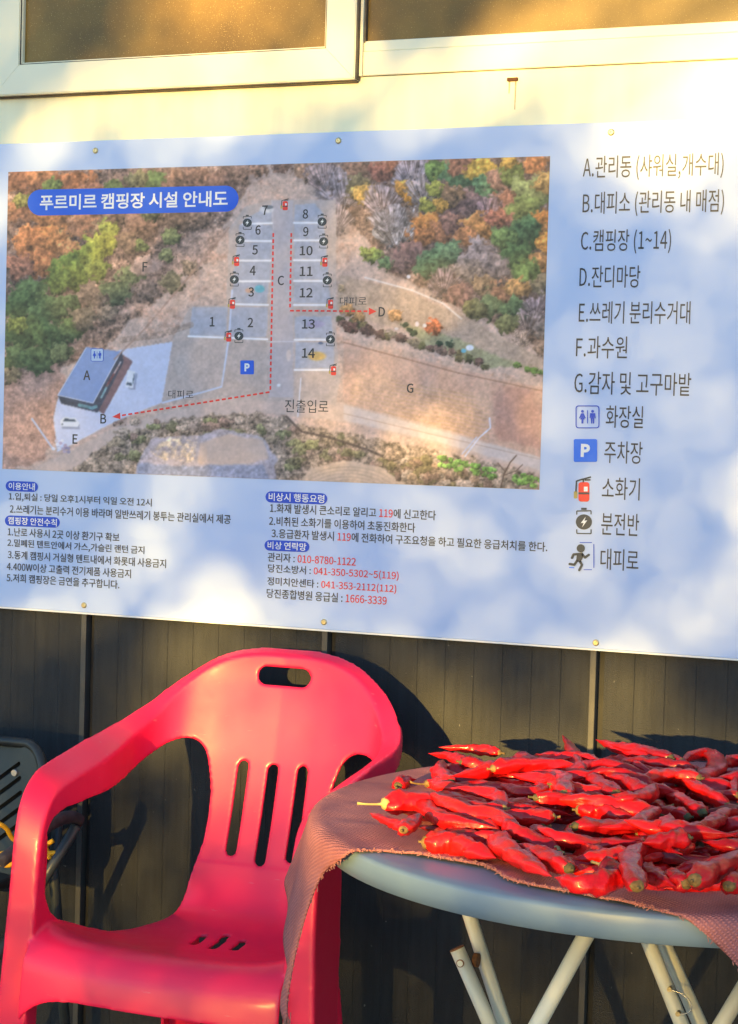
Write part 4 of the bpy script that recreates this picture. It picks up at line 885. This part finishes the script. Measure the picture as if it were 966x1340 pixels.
def stem_mesh(sp, R_, seed, stemL):
    """calyx cap with a bent or broken stalk"""
    r = np.random.default_rng(seed + 5); t = sp[0] - sp[1]; t /= np.linalg.norm(t); seg = 12
    a = np.cross(t, [0, 0, 1.]); a /= np.linalg.norm(a) + 1e-9; b = np.cross(t, a); V, Fc = [], []
    rings = [(-.004, .52), (-.001, .58), (.0022, .48), (.0036, .28), (.005, .12)]
    for h, f in rings:
        for k in range(seg):
            an = 2 * math.pi * k / seg; rr = R_ * f * (1 + (.16 * math.sin(an * 5 + seed) if h < -.002 else 0) + (r.random() - .5) * .12)
            V.append(sp[0] + t * (h + (.002 * math.sin(an * 5 + seed) if h < -.006 else 0)) + (a * math.cos(an) + b * math.sin(an) * .85) * rr)
    nr = len(rings); P_ = sp[0] + t * .0045; d = t.copy(); bend = (a * (r.random() - .5) + b * (r.random() - .5)) * .5 + np.array([0, 0, .12])
    k_n = 5
    for j in range(k_n):
        P_ = P_ + d * stemL / k_n; d = d + bend * .35; d /= np.linalg.norm(d)
        rr = .0016 if j < k_n - 1 else .0021
        for k in range(seg): an = 2 * math.pi * k / seg; V.append(P_ + (a * math.cos(an) + b * math.sin(an)) * rr)
    tot = nr + k_n
    for i in range(tot - 1):
        for k in range(seg): Fc.append((i * seg + k, i * seg + (k + 1) % seg, (i + 1) * seg + (k + 1) % seg, (i + 1) * seg + k))
    Fc.append(tuple((tot - 1) * seg + k for k in range(seg)))
    return np.array(V), Fc
HG = .006; HX0, HY0 = TC[0] - .62, TC[1] - .62; HN = 208; HF = np.full((HN, HN), CZ + .003)     # height of the heap so far
def hidx(x, y): return np.clip(((x - HX0) / HG).astype(int), 0, HN - 1), np.clip(((y - HY0) / HG).astype(int), 0, HN - 1)
def rest_on(V):
    ix, iy = hidx(V[:, 0], V[:, 1]); low = V[:, 2]
    gap = HF[ix, iy] - low
    return np.percentile(gap, 90)
def stamp(V):
    ix, iy = hidx(V[:, 0], V[:, 1]); np.maximum.at(HF, (ix, iy), V[:, 2] - .003)
    for ddx, ddy in ((1, 0), (-1, 0), (0, 1), (0, -1)):
        np.maximum.at(HF, (np.clip(ix + ddx, 0, HN - 1), np.clip(iy + ddy, 0, HN - 1)), V[:, 2] - .006)
NCH = [0]
def make_chili(pts, R_, seed, label, group, mi, stemL, calyx, sunk=.0, flatn=.8, rest=True):
    V, Fc, sp = pod_mesh(0, R_, pts, seed, flatn)
    if rest:
        up = rest_on(V) - sunk; V[:, 2] += up; sp = sp + np.array([0, 0, up])
    stamp(V)
    org = np.array([V[:, 0].mean(), V[:, 1].mean(), V[:, 2].min()])
    o = mesh_obj('chili_pepper', V - org, Fc, M_pods[mi], None, True); o.location = org
    tag(o, label, 'chili pepper', group)
    SVv, SFf = stem_mesh(sp, R_, seed, stemL); mesh_obj('stem', SVv - org, SFf, M_calyx if calyx == 0 else M_cgreen if calyx == 1 else M_stem, o, True)
    NCH[0] += 1; return o
GR = 'chili peppers heaped on the woven mat'
heap = [onZ(*p, CZ + .01)[:2] for p in ((512, 1085), (560, 1108), (640, 1122), (720, 1150), (800, 1160), (900, 1163), (980, 1150))] + [np.array([1.12, -.98]), np.array([1.12, -.62]), np.array([1.0, -.32])] + [onZ(*p, CZ + .03)[:2] for p in ((966, 1005), (860, 988), (760, 980), (650, 982), (568, 994), (530, 1042))]
HP = np.array(heap)
def clabel(x, y, mi):
    c = ('bright red', 'scarlet', 'deep red', 'dark maroon', 'crimson')[int(mi)]
    row = 'front' if y < -.86 else 'middle' if y < -.55 else 'back'; side = 'left' if x < .52 else 'centre' if x < .78 else 'right'
    return '%s chili partly buried at the %s %s of the heap' % (c, row, side)
def filler(k, layer):
    for _ in range(60):
        x = rng.uniform(HP[:, 0].min(), HP[:, 0].max()); y = rng.uniform(HP[:, 1].min(), HP[:, 1].max())
        L = rng.uniform(.095, .165); an = rng.normal(0.1, .9) + (math.pi if rng.random() < .5 else 0)
        d = np.array([math.cos(an), math.sin(an)]); e0 = np.array([x, y]) - d * L / 2; e1 = np.array([x, y]) + d * L / 2
        if inpoly(np.array([e0[0], e1[0]]), np.array([e0[1], e1[1]]), HP).all(): break
    nn = np.array([-d[1], d[0]]); bw = rng.normal(0, .20) * L; up = rng.uniform(-.10, .20) * L if layer else 0
    P_ = []; tilt = rng.uniform(-.008, .014)
    for t in (0, .25, .5, .75, 1):
        q = e0 + d * L * t + nn * bw * 4 * t * (1 - t); P_.append((q[0], q[1], .8 + up * (4 * t * (1 - t)) * (.5) + (tilt if layer else 0) * t))
    mi = rng.choice(5, p=[.28, .22, .22, .12, .16]) if layer else rng.choice(5, p=[.22, .16, .30, .16, .16])
    make_chili(P_, rng.uniform(.0098, .0142), 100 + k, clabel(x, y, mi), GR, int(mi), rng.uniform(.002, .007) if rng.random() < .85 else .025, int(rng.choice(3, p=[.55, .4, .05])), .006, rng.uniform(.86, 1.0))
for k in range(125): filler(k, 0)
for k in range(120): filler(200 + k, 1)
# peppers that can be told apart: stem end first, tip last, in photo units, with height above the mat
HERO = [
 ([(503, 1052), (545, 1050), (590, 1048), (636, 1052)], .0185, .030, 0, .034, 'leftmost big wrinkled red chili with a long straw stem pointing left over bare mat'),
 ([(560, 1046), (600, 1060), (645, 1068), (689, 1090)], .0155, .042, 1, .008, 'long straight red chili lying across the left side of the heap'),
 ([(545, 1052), (580, 1072), (620, 1080), (652, 1084)], .0150, .034, 0, .006, 'red chili tucked alongside the long one at the heap\'s left side'),
 ([(529, 1082), (507, 1074), (484, 1064)], .0085, .008, 2, .004, 'thin red chili whose tip sticks out furthest left on the mat'),
 ([(528, 1086), (538, 1078), (552, 1066)], .0115, .012, 0, .003, 'short red chili stub facing the viewer with a round tan stem scar'),
 ([(521, 1028), (532, 1021), (545, 1020)], .0125, .014, 0, .012, 'small shrivelled red chili lying alone on the bare mat at the back left'),
 ([(654, 985), (620, 980), (575, 978)], .0110, .030, 1, .006, 'slim red chili at the back left edge of the heap'),
 ([(612, 1000), (590, 990), (561, 986)], .0120, .020, 2, .006, 'red chili pointing left just in front of the slim one at the back edge'),
 ([(703, 996), (672, 1000), (630, 1010), (589, 1016)], .0165, .046, 0, .014, 'big glossy red chili with a plump right end in the rear left of the heap'),
 ([(590, 1024), (576, 1010), (580, 994)], .0125, .036, 1, .006, 'red chili standing on end behind the wrinkled leftmost one'),
 ([(716, 1018), (705, 1036), (680, 1036), (650, 1024)], .0125, .044, 0, .005, 'red chili curved like a horn in the middle left of the heap'),
 ([(556, 1102), (590, 1104), (620, 1112), (649, 1123)], .0185, .016, 1, .004, 'plump orange-red chili at the front left edge of the heap'),
 ([(648, 1098), (668, 1116), (700, 1134), (722, 1147)], .0165, .022, 1, .004, 'red chili with a cracked tan tip slanting to the front edge of the mat'),
 ([(745, 1137), (712, 1120), (677, 1104)], .0140, .024, 0, .006, 'smooth red chili slanting beside the one with the cracked tip'),
 ([(806, 1150), (785, 1156), (755, 1156), (726, 1148)], .0165, .014, 0, .006, 'shiny red chili lying sideways along the front edge of the mat'),
 ([(834, 1160), (826, 1140), (828, 1118), (856, 1108), (893, 1118)], .0150, .024, 0, .004, 'bent red chili with its round brown stem end facing the viewer at the front'),
 ([(899, 1157), (884, 1150), (868, 1141)], .0135, .014, 2, .004, 'short red chili at the front with a dark olive stem end'),
 ([(843, 1138), (862, 1150), (884, 1160)], .0125, .012, 2, .004, 'small dark red chili lying in front between two stem ends'),
 ([(909, 1152), (932, 1140), (958, 1128), (990, 1112)], .0165, .022, 4, .004, 'thick crimson chili slanting up to the right at the front right'),
 ([(954, 1160), (968, 1152), (990, 1140)], .0140, .012, 2, .004, 'red chili cut by the right picture edge with a green stem end'),
 ([(757, 1060), (785, 1062), (812, 1068), (841, 1068)], .0150, .046, 0, .004, 'red chili in mid heap with a round stem end at its left'),
 ([(857, 1061), (835, 1078), (810, 1082), (784, 1083)], .0130, .046, 0, .008, 'red chili pointing left just right of the heap\'s middle'),
 ([(834, 1118), (805, 1120), (775, 1122), (750, 1124)], .0125, .026, 1, .005, 'thin-tipped red chili pointing left above the front row'),
 ([(790, 1133), (800, 1137), (815, 1146)], .0130, .020, 3, .022, 'maroon chili with a pale straw stem behind the front row'),
 ([(899, 1097), (870, 1100), (841, 1103)], .0140, .034, 4, .004, 'crimson chili with a dark ring at its right end, right of centre'),
 ([(920, 1064), (900, 1056), (871, 1040)], .0150, .046, 0, .006, 'red chili with a big tan stem cap at the right of the heap'),
 ([(943, 1072), (925, 1082), (904, 1092)], .0125, .040, 0, .010, 'red chili with a grey-green stem stub at the far right'),
 ([(762, 1010), (752, 990), (744, 974), (736, 962)], .0115, .046, 2, .004, 'dark red chili standing upright, its tip the highest point at the back'),
 ([(893, 998), (850, 990), (812, 980), (780, 968)], .0145, .058, 0, .004, 'long red chili whose pointed tip rises to the left at the back'),
 ([(878, 992), (840, 982), (797, 974)], .0125, .050, 4, .004, 'slim crimson chili behind the long one with the raised tip'),
 ([(920, 1022), (940, 1004), (930, 988), (906, 990), (886, 1000)], .0165, .050, 0, .004, 'glossy red chili bent into a crook at the back right'),
 ([(807, 1039), (780, 1024), (755, 1012), (730, 1006)], .0140, .052, 2, .004, 'deep red chili slanting down to the right behind the middle'),
 ([(846, 1036), (820, 1024), (795, 1016), (769, 1010)], .0135, .054, 4, .004, 'crimson chili parallel to and right of the deep red slanting one'),
 ([(920, 1064), (905, 1056), (884, 1044), (862, 1032)], .0135, .050, 0, .006, 'red chili slanting toward the big tan stem cap'),
 ([(800, 1047), (825, 1048), (848, 1040), (860, 1026)], .0145, .054, 0, .022, 'red chili with a pale stem pointing left and its tip turned up'),
 ([(738, 1040), (738, 1022), (722, 1012), (696, 1008)], .0145, .052, 1, .006, 'red chili bent downward with its stem end toward the viewer, left of the upright tip'),
 ([(915, 1018), (880, 1014), (850, 1018), (832, 1022)], .0140, .050, 1, .004, 'scarlet chili below the crook-shaped one'),
 ([(985, 1000), (965, 996), (940, 1000)], .0130, .040, 0, .006, 'red chili beyond the crook at the right picture edge'),
]
for i, (pp, R_, h, mi, stL, lb) in enumerate(HERO):
    P_ = [onZ(x, y, CZ + h) for x, y in pp]
    V, Fc, sp = pod_mesh(0, R_, P_, 900 + i, .85)
    z_need = rest_on(V); z_use = min(max(z_need - .008, -.02), .025) if h > .028 else min(z_need - .001, .022)
    P2 = [onZ(x, y, CZ + h + z_use) for x, y in pp]
    make_chili(P2, R_, 900 + i, lb, GR, mi, stL, [0, 1, 0, 0][i % 4] if stL < .02 else 2, rest=False, flatn=.85)
print('chilies', NCH[0])

# ------------------------------------------------------------------ black chair at the left edge
M_blk = mat('black_plastic', (.016, .019, .020), .42, .2, 20, .1, 200); M_tubeb = mat('dark_grey_tube', (.04, .048, .052), .4, .1, 20); M_pad = mat('dark_brown_grip', (.045, .035, .04), .75, .3, 60, .4, 200); M_yel = mat('yellow_cord', lin((236, 170, 20)), .6, .15, 60); M_steel = mat('steel_bolt', (.6, .58, .54), .3, metal=.9)
bch = thing('black_chair', 'black slatted folding chair at the left edge behind the red chair', 'chair')
BY = -.16
bp_ = lambda x, y: np.array(onY(x, y, BY))[[0, 2]]
xr = bp_(63, 1010)[0] + .022; ztop = bp_(0, 968)[1]; xl = xr - .46; zb_ = ztop - .26
outl = rrect((xl + xr) / 2, (ztop + zb_) / 2, (xr - xl) / 2, (ztop - zb_) / 2, .055, 8)
sl_h = []
for k in range(5):                                               # oblique slots either side of the middle
    for sg in (1, -1):
        cxs = (xl + xr) / 2 + sg * (.145 - .0 * k); czs = ztop - .062 - .026 * k
        sl_h.append(rrect(cxs - sg * .012 + sg * .008 * k, czs, .048, .0045, .0044, 4, sg * .62))
V2, T2 = sheet2d(outl, sl_h, .012)
cxm = (xl + xr) / 2
P3 = np.stack([V2[:, 0], BY - .05 * ((V2[:, 0] - cxm) / .23) ** 2 - .10 * (V2[:, 1] - ztop) / .26 * -1 * .6, V2[:, 1]], -1)
def bback(x, z): return np.array([x, BY - .05 * ((x - cxm) / .23) ** 2 + .06 * (z - ztop) / .26, z])
P3 = np.array([bback(x, z) for x, z in V2])
mesh_obj('backrest', *solid(P3, T2, .012), M_blk, bch)
rim = [bback(x, z) for x, z in rrect((xl + xr) / 2, (ztop + zb_) / 2, (xr - xl) / 2 + .004, (ztop - zb_) / 2 + .004, .058, 8)]; rim.append(rim[0])
tube('back_frame', rim, .0105, M_blk, bch, 10)
for sg in (1, -1):
    b0 = bp_(23, 1005) + np.array([.022, 0]); bx = b0[0] if sg > 0 else 2 * cxm - b0[0]; q = bback(bx, b0[1])
    tube('bolt', [q + np.array([0, -.012, 0]), q + np.array([0, -.004, 0])], [.0062, .0074], M_steel, bch, 12)
    ar = [onY(0, 1128, -.42), onY(40, 1098, -.36), onY(70, 1076, -.30), onY(92, 1069, -.25), onY(104, 1074, -.22)]
    f_ = lambda p: p if sg > 0 else np.array([2 * cxm - p[0], p[1], p[2]])
    tube('armrest', [f_(p) for p in spline(ar, 5)], .0125, M_pad, bch, 10)
    p0, p1 = onY(101, 1080, -.235), onY(52, 1160, -.27); d = p1 - p0
    tube('arm_strut', [f_(p0), f_(p0 + d * 1.5)], .0105, M_tubeb, bch, 10)
    legt = [np.array([xr - .01, -.14, zb_ + .1]), np.array([xr - .005, -.16, .40]), np.array([xr, -.10, .006])]
    tube('rear_leg', [f_(p) for p in legt], .0105, M_tubeb, bch, 10)
    legf = [f_(p0 + d * 1.45), f_(np.array([xr - .16, -.40, .006]))]
    tube('front_leg', legf, .0105, M_tubeb, bch, 10)
box('seat', xl + .03, xr - .03, -.55, -.19, .385, .405, M_blk, bch, .006)
cords = thing('yellow_cord', 'bundle of yellow cord hanging over the black chair', 'cord')
for pts in ([onY(-30, 1062, -.30), onY(-5, 1076, -.31), onY(8, 1084, -.30), onY(20, 1100, -.28), onY(52, 1108, -.26), onY(70, 1100, -.25)], [onY(-30, 1128, -.30), onY(0, 1118, -.31), onY(25, 1112, -.29), onY(56, 1108, -.26), onY(66, 1124, -.26)], [onY(-30, 1100, -.3), onY(4, 1132, -.31), onY(30, 1124, -.29), onY(56, 1118, -.265), onY(74, 1116, -.255)], [onY(-20, 1140, -.3), onY(10, 1124, -.30), onY(44, 1116, -.28), onY(62, 1108, -.262)]):
    tube('strand', spline(pts, 5), .0048, M_yel, cords, 8)

# ------------------------------------------------------------------ tree behind the viewer that filters the low sun
tree = thing('autumn_tree', 'low spreading autumn tree behind the viewer filtering the sun', 'tree')
M_bark = mat('bark', (.10, .075, .055), .9, .3, 14, .6, 40, bdist=.01); M_leaf = mat('autumn_leaf', (.16, .10, .03), .7, .3, 3)
SDn = np.array(SD)
def tau(x, z):
    """leaf density wanted on the line of sight of the sun through wall point (x, z)"""
    base = np.where(z < .88, TAU_LOW, TAU_HIGH) * np.ones_like(x)
    for px, py, rx, ry, s_ in GAPS:
        q = onY(px, py); k = 760.
        base = base * (1 - s_ * np.exp(-(((x - q[0]) * k / rx) ** 2 + ((z - q[2]) * k / ry) ** 2) ** 1.5))
    return base
TAU_LOW, TAU_HIGH = 2.7, 2.7
GAPS = [(920, 45, 310, 150, .97), (980, 200, 140, 120, .75), (690, 40, 140, 80, .75), (420, 120, 420, 70, .55), (20, 175, 70, 55, .9), (-20, 250, 60, 120, .8), (290, 0, 170, 90, .9), (470, 335, 90, 75, .5), (530, 550, 130, 60, .6), (255, 770, 90, 45, .8), (1000, 725, 40, 55, .4), (30, 815, 100, 35, .9), (255, 850, 110, 55, .97), (205, 965, 60, 50, .9), (590, 930, 60, 70, .97), (815, 905, 75, 55, .97), (800, 1000, 380, 85, .93), (340, 960, 215, 130, .82), (130, 1130, 180, 120, .35)]
NL = 112000
lx = rng.uniform(-3.4, 3.4, NL); lz = rng.uniform(-.2, 3.6, NL)
keepp = rng.random(NL) < tau(lx, lz) / 2.7 * np.clip((3.6 - lz) / .8, .25, 1) * np.clip((3.4 - np.abs(lx)) / 1.2, .2, 1)
lx, lz = lx[keepp], lz[keepp]; dist = rng.uniform(12.5, 16.0, len(lx))
LP = np.stack([lx, np.zeros_like(lx), lz], -1) - SDn * dist[:, None]
n = len(LP); ax = rng.normal(size=(n, 3)); ax /= np.linalg.norm(ax, axis=1, keepdims=True); bx = np.cross(ax, rng.normal(size=(n, 3))); bx /= np.linalg.norm(bx, axis=1, keepdims=True)
sz = rng.uniform(.024, .040, n)[:, None]
LVv = np.stack([LP - ax * sz, LP + bx * sz * .6, LP + ax * sz, LP - bx * sz * .6], 1).reshape(-1, 3)
LFf = np.arange(4 * n).reshape(-1, 4)
print('leaves', n)
cr = mesh_obj('crown', LVv, LFf, M_leaf, tree); cr['kind'] = 'stuff'
ty = -SD.y * 14.2
tube('trunk', [(-2.6, ty, -.05), (-2.55, ty, .8), (-2.4, ty + .05, 1.7), (-2.2, ty, 2.6)], [.17, .13, .11, .08], M_bark, tree, 12)
for k in range(9):
    z0 = 1.0 + k * .2; x1 = random.uniform(-1.5, 3.6) if k % 2 else random.uniform(1.0, 3.4); z1 = 4.6 + random.uniform(-.6, 1.0)
    tube('limb', spline([(-2.45, ty, z0 + .4), (-1.2 + x1 * .2, ty + random.uniform(-.5, .5), z0 + 1.9), (x1, ty + random.uniform(-.8, .8), z1)], 5), list(np.linspace(.05, .008, 11)), M_bark, tree, 7)
